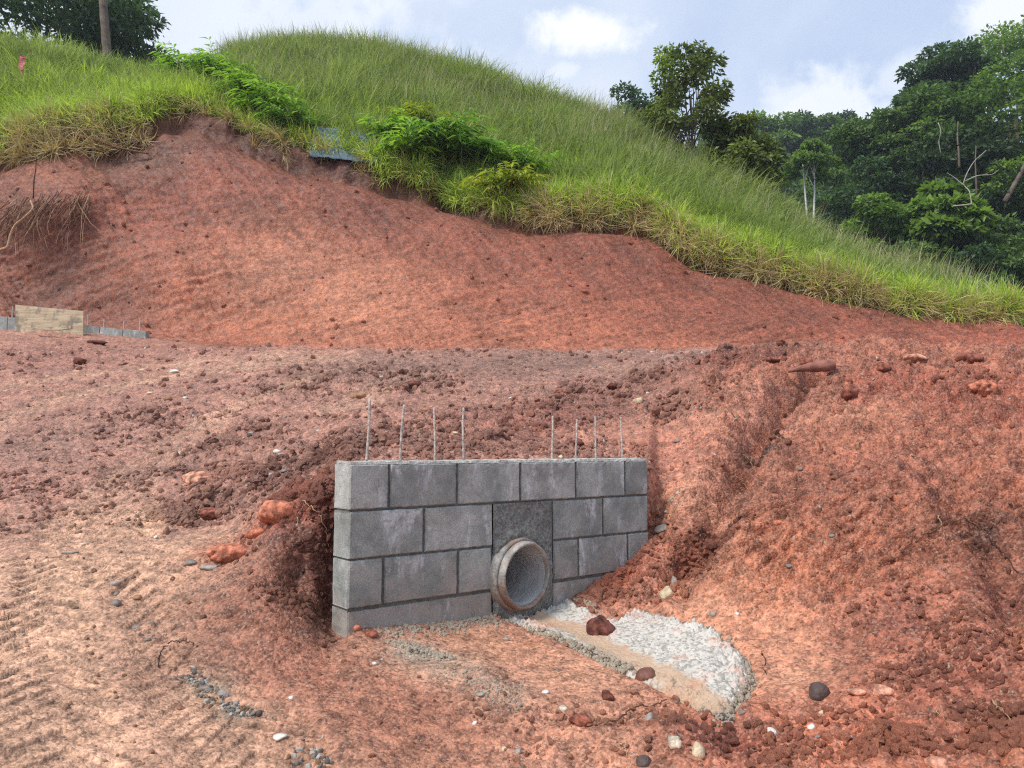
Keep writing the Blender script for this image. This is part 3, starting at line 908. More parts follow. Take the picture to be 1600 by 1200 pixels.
def terrain_part(name, r0, r1, mat, label, cat):
    xs, ys, zs = TX[r0:r1 + 1], TY[r0:r1 + 1], TZ[r0:r1 + 1] + CAM_Z
    nr = r1 + 1 - r0
    v = np.stack([xs, ys, zs], -1).reshape(-1, 3)
    i = np.arange(nr * NA).reshape(nr, NA)
    f = np.stack([i[:-1, :-1], i[:-1, 1:], i[1:, 1:], i[1:, :-1]], -1).reshape(-1, 4)
    if name == 'ground':          # the pipe's bore runs free through the soil
        w = v - np.array(PIPE_C); ax = w @ np.array(PIPE_A)
        rad = np.linalg.norm(w - ax[:, None] * np.array(PIPE_A), axis=1)
        bore = ((rad < .170) & (ax < -.05) & (ax > -1.15)) | ((rad < .146) & (ax < .03) & (ax > -1.15))
        f = f[~bore[f].any(1)]
    o = mesh_obj(name, v, f, mat, smooth=True)
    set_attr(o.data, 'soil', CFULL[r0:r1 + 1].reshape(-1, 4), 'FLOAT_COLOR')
    tag(o, label, cat, kind='structure')
    return o


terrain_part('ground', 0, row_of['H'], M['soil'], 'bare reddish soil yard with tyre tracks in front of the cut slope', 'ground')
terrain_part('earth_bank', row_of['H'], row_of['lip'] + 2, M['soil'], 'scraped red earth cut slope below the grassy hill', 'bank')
terrain_part('hill', row_of['lip'] + 2, row_of['Q'], M['soil'], 'hillside ground under tall green grass and forest', 'hill')
a = np.linspace(0, 2 * np.pi, 65)[:-1]
vv = [(0, 120, CAM_Z - 4)] + [(400 * math.cos(q), 120 + 140 * math.sin(q), CAM_Z - 4) for q in a]
o = mesh_obj('bounce_disc', vv, [(0, 1 + k, 1 + (k + 1) % 64) for k in range(64)], M['clod_red'])  # unseen disc added to bounce light and close off light from below
tag(o, 'unseen reddish disc added below the site to bounce light and block it from underneath', 'ground', kind='structure')

# ------------------------------------------------------------------ the block wall
def tubes(paths, sides=6):
    """paths: list of (points, radii) -> one mesh's verts, quad faces"""
    V, Fq = [], []
    for pts, rad in paths:
        pts = [Vector(p) for p in pts]
        n = len(pts); b0 = len(V)
        up = Vector((.13, .31, .94))
        for i, p in enumerate(pts):
            d = (pts[min(i + 1, n - 1)] - pts[max(i - 1, 0)])
            d = d.normalized() if d.length > 1e-9 else Vector((0, 0, 1))
            a = d.cross(up)
            if a.length < .05: a = d.cross(Vector((1, 0, 0)))
            a.normalize(); b = d.cross(a)
            r_ = rad[i] if hasattr(rad, '__len__') else rad
            for k in range(sides):
                q = 2 * math.pi * k / sides
                V.append(p + a * (r_ * math.cos(q)) + b * (r_ * math.sin(q)))
        for i in range(n - 1):
            for k in range(sides):
                k2 = (k + 1) % sides
                Fq.append((b0 + i * sides + k, b0 + i * sides + k2, b0 + (i + 1) * sides + k2, b0 + (i + 1) * sides + k))
        Fq.append(tuple(b0 + k for k in range(sides))[::-1])
        Fq.append(tuple(b0 + (n - 1) * sides + k for k in range(sides)))
    return V, Fq


def block_mesh(Lx, Hz, T, seed, chip=.004, cut=None):
    """a worn concrete block, front at y=0 looking to -y; cut(x) lowers the bottom edge"""
    r_ = random.Random(seed)
    nx, nz = max(4, int(Lx / .022)), max(4, int(Hz / .022))
    e = .005
    xs = [0, e] + [e + (Lx - 2 * e) * i / nx for i in range(1, nx)] + [Lx - e, Lx]
    zs = [0, e] + [e + (Hz - 2 * e) * i / nz for i in range(1, nz)] + [Hz - e, Hz]
    V, Fc = [], []
    for j, z in enumerate(zs):
        for i, x in enumerate(xs):
            edge = i in (0, len(xs) - 1) or j in (0, len(zs) - 1)
            y = (.006 + r_.random() * chip) if edge else (r_.random() * .0012 + (r_.random() * chip * .5 if i in (1, len(xs) - 2) or j in (1, len(zs) - 2) else 0))
            dx = (r_.random() - .5) * .003 if edge else 0
            V.append((x + dx, y, z + ((r_.random() - .5) * .003 if edge else 0)))
    W_ = len(xs); Hn = len(zs)
    for j in range(Hn - 1):
        for i in range(W_ - 1):
            a = j * W_ + i
            Fc.append((a, a + 1, a + 1 + W_, a + W_))
    loop = [i for i in range(W_)] + [j * W_ + W_ - 1 for j in range(1, Hn)] + [(Hn - 1) * W_ + i for i in range(W_ - 2, -1, -1)] + [j * W_ for j in range(Hn - 2, 0, -1)]
    b0 = len(V)
    for q in loop:
        x, y, z = V[q]
        V.append((x, T, z))
    n = len(loop)
    for k in range(n):
        k2 = (k + 1) % n
        Fc.append((loop[k2], loop[k], b0 + k, b0 + k2))
    Fc.append(tuple(b0 + k for k in range(n - 1, -1, -1)))
    return V, Fc


WA = math.atan2(WDY, WDX)
ZT = WALL_TOP + CAM_Z
wall = empty('block_wall', (WX0, WY0, ZT - .70), WA)
tag(wall, 'low grey concrete block headwall with a round pipe hole and rebar standing on top', 'wall')
T_ = .15
zb = .70 - .054 + .054          # local z of the wall top
jt = .006
def add_block(u0, u1, z0, z1, seed, mat='block', lab=None, yoff=0.0):
    V, Fc = block_mesh(u1 - u0 - 2 * jt if u0 > 0 else u1 - u0 - jt, z1 - z0 - jt * 1.6, T_ - .004, seed)
    ox = u0 + (jt if u0 > 0 else 0)
    o = mesh_obj('block', V, Fc, M[mat], wall)
    o.location = (ox, yoff, z0 + jt * .8)
    if lab: o['label'] = lab
    return o

c1 = [0, .185, .536, .906, 1.272, 1.637, 1.82]
for i in range(6): add_block(c1[i], c1[i + 1], .50, .695, 100 + i, yoff=R.uniform(-.001, .002))
for i, (a_, b_) in enumerate([(0, .361), (.361, .742), (1.113, 1.467), (1.467, 1.82)]): add_block(a_, b_, .30, .50, 200 + i, yoff=R.uniform(-.001, .003))
for i, (a_, b_) in enumerate([(0, .162), (.162, .543), (.543, .735), (1.113, 1.289), (1.289, 1.651), (1.651, 1.82)]): add_block(a_, b_, .10, .30, 300 + i, yoff=R.uniform(-.001, .003))
for i, (a_, b_) in enumerate([(.002, .735), (1.115, 1.812)]):
    V, Fc = block_mesh(b_ - a_, .192, T_ - .004, 400 + i)
    o = mesh_obj('footing', V, Fc, M['block'], wall); o.location = (a_, .006, -.10)

def box_mesh(parts):
    V, Fc = [], []
    for (x0, x1, y0, y1, z0, z1) in parts:
        b = len(V)
        V += [(x0, y0, z0), (x1, y0, z0), (x1, y1, z0), (x0, y1, z0), (x0, y0, z1), (x1, y0, z1), (x1, y1, z1), (x0, y1, z1)]
        Fc += [tuple(b + q for q in f) for f in [(0, 3, 2, 1), (4, 5, 6, 7), (0, 1, 5, 4), (1, 2, 6, 5), (2, 3, 7, 6), (3, 0, 4, 7)]]
    return V, Fc
for (u0, u1, z0, z1) in [(.004, .738, -.1, .496), (1.117, 1.816, -.1, .496), (.004, 1.816, .496, .694)]:
    V, Fc = box_mesh([(u0, u1, .011, T_ - .008, z0, z1)])
    mesh_obj('mortar_joint', V, Fc, M['mortar'], wall)
# rough mortar skim on top
nx = 90
V, Fc = [], []
for i in range(nx + 1):
    x = .004 + (WLEN - .006) * i / nx
    h = .695 + .004 + R.random() * .006
    V += [(x, .004 + R.random() * .003, .690), (x, .008 + R.random() * .004, h), (x, T_ - .012, h + .002), (x, T_ - .006, .690)]
for i in range(nx):
    for k in range(3):
        a_ = i * 4 + k
        Fc.append((a_, a_ + 4, a_ + 5, a_ + 1))
Fc += [(0, 1, 2, 3), (nx * 4 + 3, nx * 4 + 2, nx * 4 + 1, nx * 4)]
mesh_obj('mortar_cap', V, Fc, M['mortar_light'], wall)
# rough mortar patch with the hole for the pipe
Mw = Matrix.Translation((WX0, WY0, ZT - .70)) @ Matrix.Rotation(WA, 4, 'Z')
pc = Mw.inverted() @ PIPE_C; pa = Mw.inverted().to_3x3() @ PIPE_A
k_ = -pc.y / pa.y
hc = pc + pa * k_                                    # where the axis meets the wall face
u0, u1, z0, z1 = .744, 1.111, -.1, .497
nxp, nzp = 64, 104
V, Fc, idm = [], [], {}
hole_r = .150
for j in range(nzp + 1):
    for i in range(nxp + 1):
        x = u0 + (u1 - u0) * i / nxp; z = z0 + (z1 - z0) * j / nzp
        ex = x - hc.x; ez = z - hc.z
        # distance from the pipe axis
        w = Vector((x, 0, z)) - pc; w = w - pa * w.dot(pa)
        rr_ = w.length
        n_ = float(fbm(np.array([x * 28.0]), np.array([z * 28.0]), 4, 88, .6)[0])
        bulge = .016 * math.exp(-((rr_ - .19) / .04) ** 2)
        edge = min(1, min(x - u0, u1 - x) / .015)
        idm[i, j] = len(V) if rr_ > hole_r else None
        if rr_ > hole_r: V.append((x, .010 - edge * (.006 + .010 * n_ + bulge), z))
for j in range(nzp):
    for i in range(nxp):
        q = [idm[i, j], idm[i + 1, j], idm[i + 1, j + 1], idm[i, j + 1]]
        if None not in q: Fc.append(tuple(q))
mesh_obj('mortar_patch', V, Fc, M['mortar_patch'], wall, smooth=True)
# reinforcement: ribbed bars standing out of the cells
for (px, ptop, lean) in [(576, 622, .012), (630, 632, .016), (684, 636, .002), (730, 637, .004), (870, 650, .006), (908, 655, .004), (940, 650, -.002), (980, 652, .006)]:
    u = wall_u(px) + .03
    yb = .075
    p0 = Mw @ Vector((u, yb, .68))
    hgt = ray(px, ptop)[1] * p0.y + CAM_Z - (ZT)
    n = max(8, int(hgt / .012))
    pts, rad = [], []
    for i in range(n + 1):
        f_ = i / n
        pts.append((u + lean * f_ + .002 * math.sin(f_ * 5 + px), yb + .004 * math.sin(f_ * 3 + px * .3), .64 + (hgt + .06) * f_)); rad.append(.0052 + .0010 * (i % 2))
    V, Fc = tubes([(pts, rad)], 6)
    mesh_obj('rebar', V, Fc, M['rebar'], wall, smooth=True)

# ------------------------------------------------------------------ the pipe
pipe = empty('concrete_pipe', PIPE_C)
tag(pipe, 'short round concrete drain pipe with worn collar coming out of the block wall', 'pipe')
ax = -PIPE_A
e1 = ax.cross(Vector((0, 0, 1))).normalized(); e2 = ax.cross(e1)
def lathe(profile, seg, name, mat, jit=0.0, seed=0):
    rj = np.random.default_rng(seed)
    a_ = np.linspace(0, 2 * np.pi, seg, endpoint=False)
    V, Fc = [], []
    for q, (s_, r_, j_) in enumerate(profile):
        nn = fbm(np.cos(a_) * 2.2 + q * .15, np.sin(a_) * 2.2, 4, 300 + seed, .65)
        for k in range(seg):
            rr_ = r_ + nn[k] * j_ * .8; ss_ = s_ + nn[(k * 3) % seg] * j_
            V.append(ax * ss_ + e1 * (rr_ * math.cos(a_[k])) + e2 * (rr_ * math.sin(a_[k])))
    for q in range(len(profile) - 1):
        for k in range(seg):
            k2 = (k + 1) % seg
            Fc.append((q * seg + k, q * seg + k2, (q + 1) * seg + k2, (q + 1) * seg + k))
    return mesh_obj(name, V, Fc, mat, pipe, smooth=True)
lathe([(.030, .1385, .0), (.012, .140, .002), (.003, .144, .007), (.0, .149, .008), (.004, .155, .008), (.014, .160, .006), (.05, .161, .005), (.09, .162, .003), (.4, .162, 0), (1.2, .162, 0)], 72, 'barrel', M['pipe'], seed=1)
lathe([(.020, .1390, .0), (.03, .1375, .0), (.2, .1372, .0), (.4, .137, 0), (1.2, .1365, 0), (1.2, .01, 0)], 72, 'bore_lining', M['pipe_inside'], seed=2)
lathe([(.042, .156, .0), (.036, .166, .005), (.042, .174, .006), (.058, .178, .006), (.10, .180, .004), (.17, .180, .003), (.24, .180, .002)], 72, 'collar', M['pipe'], seed=3)

# ------------------------------------------------------------------ the concrete apron
cen = APRON.mean(0)
step = .007
gx = np.arange(APRON[:, 0].min() - .06, APRON[:, 0].max() + .06, step); gy = np.arange(APRON[:, 1].min() - .06, APRON[:, 1].max() + .06, step)
GX, GY = np.meshgrid(gx, gy)
dd, aa, ss = poly_dist(GX, GY, [tuple(p) for p in APRON] + [tuple(APRON[0])])
sd = np.where(poly_inside(GX, GY, APRON), dd, -dd) + .020 * fbm(GX * 14, GY * 14, 4, 400, .6)
_tz, _ty = TZ, TYm
def base_z(x, y):
    t = np.clip(x / y, tl[0], tl[-1]); c = np.interp(t, tl, np.arange(NA)); c0 = np.minimum(c.astype(int), NA - 2); f = c - c0
    out = np.empty(x.shape)
    for j in range(x.size):
        cc = c0.flat[j]; ff = f.flat[j]
        out.flat[j] = np.interp(y.flat[j], base_Y[:, cc], base_Z[:, cc]) * (1 - ff) + np.interp(y.flat[j], base_Y[:, cc + 1], base_Z[:, cc + 1]) * ff
    return out
GZ = base_z(GX, GY)
_gn = (GX - WX0) * WNX + (GY - WY0) * WNY
GZ = np.minimum(GZ, (PIPE_C.z - CAM_Z) - .150 + .25 * np.maximum(0, .25 - _gn) * 0 + np.where(_gn < .10, 0, 9))
right_w = sm(GX, .35, .75)
thick = .012 + .024 * right_w
prof = thick * (1 - np.exp(-np.maximum(sd, 0) / .022)) + np.where(sd < .01, -.04 * sm(-sd, -.01, .03), 0)
edge_l = np.exp(-((sd - .03) / .035) ** 2)
GZ = GZ + prof + .008 * fbm(GX * 7, GY * 7, 4, 401) + .0035 * fbm(GX * 45, GY * 45, 3, 404, .6) + (.022 * lumps(GX * 24, GY * 24, 402, .5) + .020 * lumps(GX * 46, GY * 46, 403, .6)) * (.10 + 1.1 * edge_l + .45 * right_w)
chan = [tuple(hit(*q, base_Y, base_Z)[:2]) for q in [(828, 958), (900, 985), (960, 1020), (1030, 1058), (1080, 1090), (1120, 1118)]]
cd, ca, cs = poly_dist(GX, GY, chan)
silt = np.exp(-(cd / (.07 + .02 * ca)) ** 2)
GZ -= .014 * silt
gnw = (GX - WX0) * WNX + (GY - WY0) * WNY
mask = (sd > -.035) & (gnw > .012)
idg = -np.ones(GX.shape, int); idg[mask] = np.arange(mask.sum())
q = np.stack([idg[:-1, :-1], idg[:-1, 1:], idg[1:, 1:], idg[1:, :-1]], -1).reshape(-1, 4)
q = q[(q >= 0).all(1)]
ap = mesh_obj('concrete_apron', np.stack([GX[mask] - cen[0], GY[mask] - cen[1], GZ[mask] + CAM_Z], -1), q, M['apron'], smooth=True)
ap.location = (cen[0], cen[1], 0)
set_attr(ap.data, 'silt', silt[mask])
tag(ap, 'rough pale concrete apron poured on the soil below the pipe mouth', 'concrete apron')

# ------------------------------------------------------------------ stones, clods
def ico(sub):
    import bmesh
    bm = bmesh.new(); bmesh.ops.create_icosphere(bm, subdivisions=sub, radius=1.0)
    v = np.array([x.co[:] for x in bm.verts]); f = np.array([[q.index for q in p.verts] for p in bm.faces]); bm.free()
    return v, f
ICO2, ICO3, ICO4 = ico(2), ico(3), ico(4)


def noise3(p, sc, seed):
    return (gnoise(p[:, 0] * sc + 7.7 * seed, p[:, 1] * sc + p[:, 2] * sc * .7, seed) + gnoise(p[:, 2] * sc + 3.1 * seed, p[:, 0] * sc - p[:, 1] * sc * .6, seed + 50)) * .6


def rock_shape(seed, rough=.25, angular=0.0, base=None):
    v, f = base or ICO2
    rs = np.random.default_rng(seed)
    v = v.copy()
    d = 1 + rough * noise3(v, 1.1, seed) + rough * .5 * noise3(v, 2.6, seed + 7)
    if rough > .3: d += rough * .20 * noise3(v, 5, seed + 3) + rough * .22 * noise3(v, 10, seed + 4) + rough * .16 * noise3(v, 21, seed + 5)
    v = v * d[:, None]
    if angular:
        for _ in range(11):
            n = rs.normal(size=3); n /= np.linalg.norm(n)
            h = rs.uniform(.55, .85)
            k = v @ n
            v -= np.outer(np.maximum(k - h, 0) * angular, n)
    return v, f


def stone(px, py, wpx, hpx, mat, label, cat='stone', name='stone', seed=None, rough=.22, angular=.8, sink=.40, depth=1.0, rot=0.0, smooth=True, group=None):
    p = hitw(px, py + hpx * .35)
    sc = p.y / F_PX
    sx, sz = wpx * sc / 2, hpx * sc / 2
    sy = (sx * .5 + sz * .5) * depth
    seed = seed if seed is not None else int(px * 7 + py)
    v, f = rock_shape(seed, rough, angular, ICO4 if (wpx > 34 and rough > .3) else ICO3 if wpx > 20 else ICO2)
    v = v * np.array([sx, sy, sz])
    c, s_ = math.cos(rot), math.sin(rot)
    v = v @ np.array([[c, 0, s_], [0, 1, 0], [-s_, 0, c]])
    o = mesh_obj(name, v, f, M[mat], smooth=smooth)
    o.location = (p.x, p.y + sy * .3, p.z + sz * (1 - 2 * sink) )
    tag(o, label, cat, group)
    return o


STONES = [
    (1008, 1053, 36, 26, 'stone_brown', 'smooth brown oval stone on the lower edge of the pale concrete apron', .12, 0, .5),
    (936, 1024, 28, 20, 'stone_dark', 'dark grey round stone tucked behind the pale concrete ridge', .10, 0, 0),
    (1282, 1076, 32, 34, 'stone_dark', 'dark purple round stone standing alone right of the concrete apron', .15, .3, 0),
    (1042, 924, 30, 32, 'stone_cream', 'cream angular stone on the red soil heap right of the pipe', .2, .9, .5),
    (1055, 905, 14, 30, 'stone_grey', 'thin upright grey stone behind the cream angular stone', .2, .9, .2),
    (1206, 1142, 18, 20, 'stone_white', 'small white stone on orange soil below the concrete apron', .2, .9, .6),
    (1268, 1134, 14, 12, 'stone_white', 'little white stone below the dark purple round stone', .2, .9, 0),
    (1284, 1112, 9, 9, 'stone_cream', 'tiny cream pebble just under the dark purple round stone', .2, .8, 0),
    (1056, 1157, 24, 20, 'lump_concrete', 'white crumbly concrete lump on soil near the bottom edge', .35, .3, 0),
    (1015, 1118, 18, 20, 'stone_grey', 'grey angular stone beside a thin root below the apron', .2, .9, 0),
    (1092, 1168, 30, 26, 'stone_cream', 'cream and brown chipped stone in dark clods at the bottom', .25, .9, .4),
    (1006, 1187, 26, 22, 'stone_dark', 'dark round stone at the bottom edge below the apron', .15, .5, 0),
    (1160, 1112, 16, 10, 'stone_slate', 'dark slate chip at the tip of the concrete apron', .2, .9, .3),
    (1038, 822, 30, 18, 'stone_slate', 'flat dark slate piece leaning in the soil beside the wall end', .2, .9, .4),
    (298, 878, 28, 14, 'stone_slate', 'dark slate stone left of a lighter flat slate on pale clay', .2, .9, 0),
    (325, 884, 36, 12, 'stone_grey', 'flat grey slate stone lying on pale clay left of the pit', .15, .9, 0),
    (561, 616, 32, 16, 'stone_tan', 'tan angular rock on the soil ridge above the leftmost rebar', .25, .9, 0),
    (664, 638, 18, 9, 'stone_tan', 'small brown rock between the second and third rebar tops', .25, .9, 0),
    (1000, 622, 16, 18, 'stone_cream', 'cream stone above the rightmost rebar', .2, .9, 0),
    (711, 675, 12, 7, 'stone_cream', 'little yellowish stone left of the fourth rebar', .2, .8, 0),
    (799, 621, 12, 5, 'stone_white', 'white flat pebble on the terrace above the middle of the wall', .2, .8, 0),
    (770, 698, 12, 8, 'stone_cream', 'small cream stone above the wall between the rebar groups', .2, .9, 0),
    (876, 712, 9, 10, 'stone_cream', 'yellowish pebble beside the foot of the fifth rebar', .2, .8, 0),
    (437, 1149, 22, 13, 'stone_white', 'white stone on pale clay near the bottom left', .25, .8, 0),
    (455, 1089, 11, 9, 'stone_white', 'small white pebble above the white stone near bottom left', .2, .8, 0),
    (404, 1112, 14, 12, 'stone_dark', 'dark purple stone beside the greenish gravel streak', .2, .8, 0),
    (320, 1074, 24, 12, 'stone_slate', 'dark grey stone at the top of the greenish gravel streak', .2, .9, 0),
    (348, 1082, 22, 14, 'stone_grey', 'grey stone in the middle of the greenish gravel streak', .2, .9, 0),
    (365, 1098, 16, 11, 'stone_grey', 'small grey stone at the lower end of the greenish gravel streak', .2, .9, 0),
    (178, 940, 20, 14, 'stone_slate', 'blue grey slate stone below a smaller one by the tread marks', .2, .9, 0),
    (182, 927, 12, 9, 'stone_slate', 'small slate chip just above the blue grey slate stone', .2, .9, 0),
    (214, 932, 18, 10, 'stone_tan', 'brownish grey stone right of the blue grey slate stone', .2, .9, 0),
    (213, 978, 20, 9, 'stone_slate', 'flat slate stone on clay above the thin dark twig', .15, .9, 0),
    (230, 998, 14, 8, 'stone_slate', 'small slate stone left of the thin dark twig', .15, .9, 0),
    (180, 909, 20, 10, 'stone_grey', 'grey flat stone higher up beside the tread marks', .15, .9, 0),
    (107, 862, 28, 8, 'stone_grey', 'grey flat stone lying on the left track', .15, .9, 0),
    (129, 849, 16, 7, 'stone_cream', 'cream pebble above the grey flat stone on the left track', .2, .9, 0),
    (243, 838, 10, 9, 'stone_white', 'white pebble on the pale clay patch left of the pit', .2, .9, 0),
    (272, 828, 16, 9, 'stone_dark', 'dark stone on the upper rim of the pale clay patch', .2, .9, 0),
    (272, 578, 22, 7, 'stone_white', 'white flat stone on the left of the terrace', .2, .9, 0),
    (222, 577, 14, 6, 'stone_cream', 'cream stone left of the white flat stone on the terrace', .2, .9, 0),
    (233, 613, 14, 7, 'stone_cream', 'cream flat stone among dark clods on the left terrace', .2, .9, 0),
    (261, 621, 16, 10, 'stone_tan', 'reddish brown rock among dark clods on the left terrace', .25, .9, 0),
    (289, 620, 8, 6, 'stone_white', 'white pebble right of the reddish brown rock', .2, .9, 0),
    (392, 676, 12, 8, 'stone_grey', 'grey pebble on rutted soil left of the wall', .2, .9, 0),
    (433, 703, 16, 9, 'stone_white', 'pale stone pair member on rutted soil, the upper one', .2, .9, 0),
    (441, 708, 18, 9, 'stone_grey', 'pale grey stone just below another above the orange boulder', .2, .9, 0),
    (430, 730, 15, 8, 'stone_cream', 'cream stone above the large orange clod', .2, .9, 0),
    (444, 734, 16, 7, 'stone_slate', 'slate stone right of the cream stone above the orange clod', .2, .9, 0),
    (497, 745, 26, 8, 'stone_cream', 'flat pale stone just left of the wall top', .15, .9, 0),
    (390, 678, 10, 10, 'stone_dark', 'dark pebble touching the grey pebble left of the wall', .2, .9, 0),
    (1058, 688, 14, 7, 'stone_slate', 'slate chip on pink soil right of the wall top', .2, .9, 0),
    (1250, 731, 12, 8, 'stone_slate', 'dark slate pebble on the right slope below the gully', .2, .9, 0),
    (1300, 835, 14, 9, 'stone_slate', 'slate chip in the middle of the right slope', .2, .9, 0),
    (1234, 882, 14, 11, 'stone_slate', 'dark stone on the lower part of the right slope', .2, .9, 0),
    (1152, 958, 9, 8, 'stone_white', 'white pebble on smooth orange clay above the apron', .2, .9, 0),
    (1115, 957, 12, 12, 'stone_grey', 'greyish stone on smooth orange clay above the apron', .2, .7, 0),
    (1364, 1136, 16, 9, 'stone_grey', 'grey stone on the right below the peach slabs of clay', .2, .9, 0),
    (1328, 1152, 14, 9, 'stone_grey', 'small grey stone near the bottom right', .2, .9, 0),
    (1278, 1150, 16, 8, 'stone_slate', 'slate stone near the bottom right beside a white stone', .2, .9, 0),
    (1200, 1160, 18, 10, 'stone_dark', 'dark purple flat stone under the small white stone', .15, .9, 0),
    (585, 1036, 11, 7, 'stone_white', 'white pebble on sandy soil left below the wall foot', .2, .9, 0),
    (790, 997, 12, 8, 'stone_grey', 'grey pebble below the pipe on sandy soil', .2, .9, 0),
    (752, 1084, 15, 8, 'stone_grey', 'grey pebble in the middle of the sandy slope', .2, .9, 0),
    (853, 1080, 15, 7, 'stone_white', 'pale pebble on the sandy slope below the concrete ridge', .2, .9, 0),
    (880, 1105, 16, 14, 'lump_concrete', 'pale concrete crumb beside a red clod on the sandy slope', .35, .4, 0),
    (742, 1128, 9, 9, 'stone_white', 'white pebble on the lower sandy slope', .2, .9, 0),
    (810, 1172, 12, 12, 'stone_grey', 'grey pebble near the bottom middle', .2, .9, 0),
    (788, 1168, 12, 10, 'stone_cream', 'cream pebble near the bottom middle', .2, .9, 0),
    (1050, 1037, 9, 8, 'stone_dark', 'tiny dark pebble on the white part of the apron', .15, .3, 0),
    (1092, 1062, 11, 10, 'stone_grey', 'small grey pebble on the apron near its tip', .15, .5, 0),
    (122, 562, 28, 18, 'clod_dark', 'dark brown pointed rock standing on the left terrace', .2, .9, 0),
]
for i, (px, py, w_, h_, mt_, lb, ro, an, rt) in enumerate(STONES):
    stone(px, py, w_, h_, mt_, lb, rough=ro, angular=an, rot=rt, group='loose stones on the soil')
CLODS = [
    (940, 980, 50, 44, 'clod_dark', 'large red brown clod of earth sitting on the concrete channel', .36, 0),
    (823, 971, 18, 18, 'clod_dark', 'small dark red clod on the concrete in front of the pipe', .4, 0),
    (437, 793, 62, 46, 'clod_orange', 'big orange clay boulder above the dug pit left of the wall', .35, 0),
    (310, 744, 66, 30, 'clod_peach', 'flattened orange clay lump on the rutted slope left of the boulder', .4, 0),
    (360, 858, 66, 40, 'clod_orange', 'orange clay lump at the edge of the pale clay left of the pit', .5, 0),
    (330, 800, 40, 24, 'clod_red', 'reddish clod above the orange clay lump', .5, 0),
    (400, 830, 30, 22, 'clod_orange', 'small orange clod between the boulder and the orange lump', .5, 0),
    (555, 978, 18, 16, 'clod_orange', 'little orange clod at the left foot of the wall', .4, 0),
    (580, 989, 24, 14, 'clod_red', 'reddish clod lying before the left foot of the wall', .4, 0),
    (950, 1086, 22, 18, 'clod_dark', 'dark red clod on smooth soil below the concrete ridge', .5, 0),
    (908, 1122, 36, 22, 'clod_red', 'reddish clod at the end of a thin root', .5, 0),
    (1342, 1080, 32, 14, 'clod_peach', 'peach coloured slab of clay right of the dark round stone', .25, .9),
    (1382, 1078, 34, 20, 'clod_peach', 'peach coloured chunk of clay farther right of the dark round stone', .3, .9),
    (1465, 1190, 40, 26, 'clod_peach', 'peach chunk of clay at the bottom edge on the right', .3, .9),
    (1432, 556, 44, 16, 'clod_peach', 'flat peach slab lying on the crest of the right mound', .25, .9),
    (1520, 556, 36, 22, 'clod_red', 'reddish rough lump on the far right crest of the mound', .35, .6),
    (1330, 610, 36, 24, 'clod_red', 'red clod sticking out of the right mound below the log', .4, .6),
    (1438, 660, 18, 14, 'clod_red', 'small red clod in the middle of the right mound', .5, .3),
    (1215, 815, 20, 14, 'clod_orange', 'orange clod on the lower right slope', .5, .3),
    (1085, 868, 16, 14, 'clod_red', 'red clod in the dark hollow right of the wall', .4, .3),
    (1545, 600, 44, 32, 'clod_orange', 'broad orange clod on the far right of the mound', .45, .3),
    (880, 610, 30, 12, 'clod_red', 'reddish clod among crumbs behind the wall', .5, .3),
    (965, 600, 34, 14, 'clod_dark', 'dark clod on the terrace edge behind the wall', .5, .3),
    (640, 600, 34, 16, 'clod_dark', 'dark clod beside the tan rock on the terrace', .5, .3),
    (900, 690, 26, 14, 'clod_dark', 'dark clod just behind the wall by the rebar', .5, .3),
    (150, 533, 34, 10, 'clod_dark', 'dark clod in front of the low wall on the far left', .5, .3),
    (1258, 562, 30, 20, 'clod_red', 'reddish clod on the mound crest above the log', .5, .3),
    (1205, 560, 30, 12, 'clod_red', 'red clod at the left end of the mound crest', .5, .3),
    (1380, 570, 28, 20, 'clod_red', 'reddish clod on the mound crest right of the log', .5, .3),
]
for i, (px, py, w_, h_, mt_, lb, ro, an) in enumerate(CLODS):
    stone(px, py, w_, h_, mt_, lb, 'clod', 'earth_clod', rough=min(ro, .42), angular=max(an * .6, .45), smooth=False, sink=.34, group='clods of earth')


# ------------------------------------------------------------------ scattering by geometry nodes (only for what cannot be counted)
def proto_collection(name, meshes):
    c = bpy.data.collections.new(name)
    for k, (v, f, mat, attr, smooth) in enumerate(meshes):
        me = bpy.data.meshes.new(name)
        if isinstance(f, np.ndarray): f = f.tolist()
        me.from_pydata([tuple(map(float, p)) for p in v], [], f); me.update()
        if smooth: me.polygons.foreach_set('use_smooth', np.ones(len(me.polygons), dtype=bool))
        if attr is not None: set_attr(me, 'tone', attr)
        me.materials.append(mat)
        c.objects.link(bpy.data.objects.new('%s_%02d' % (name, k), me))
    return c


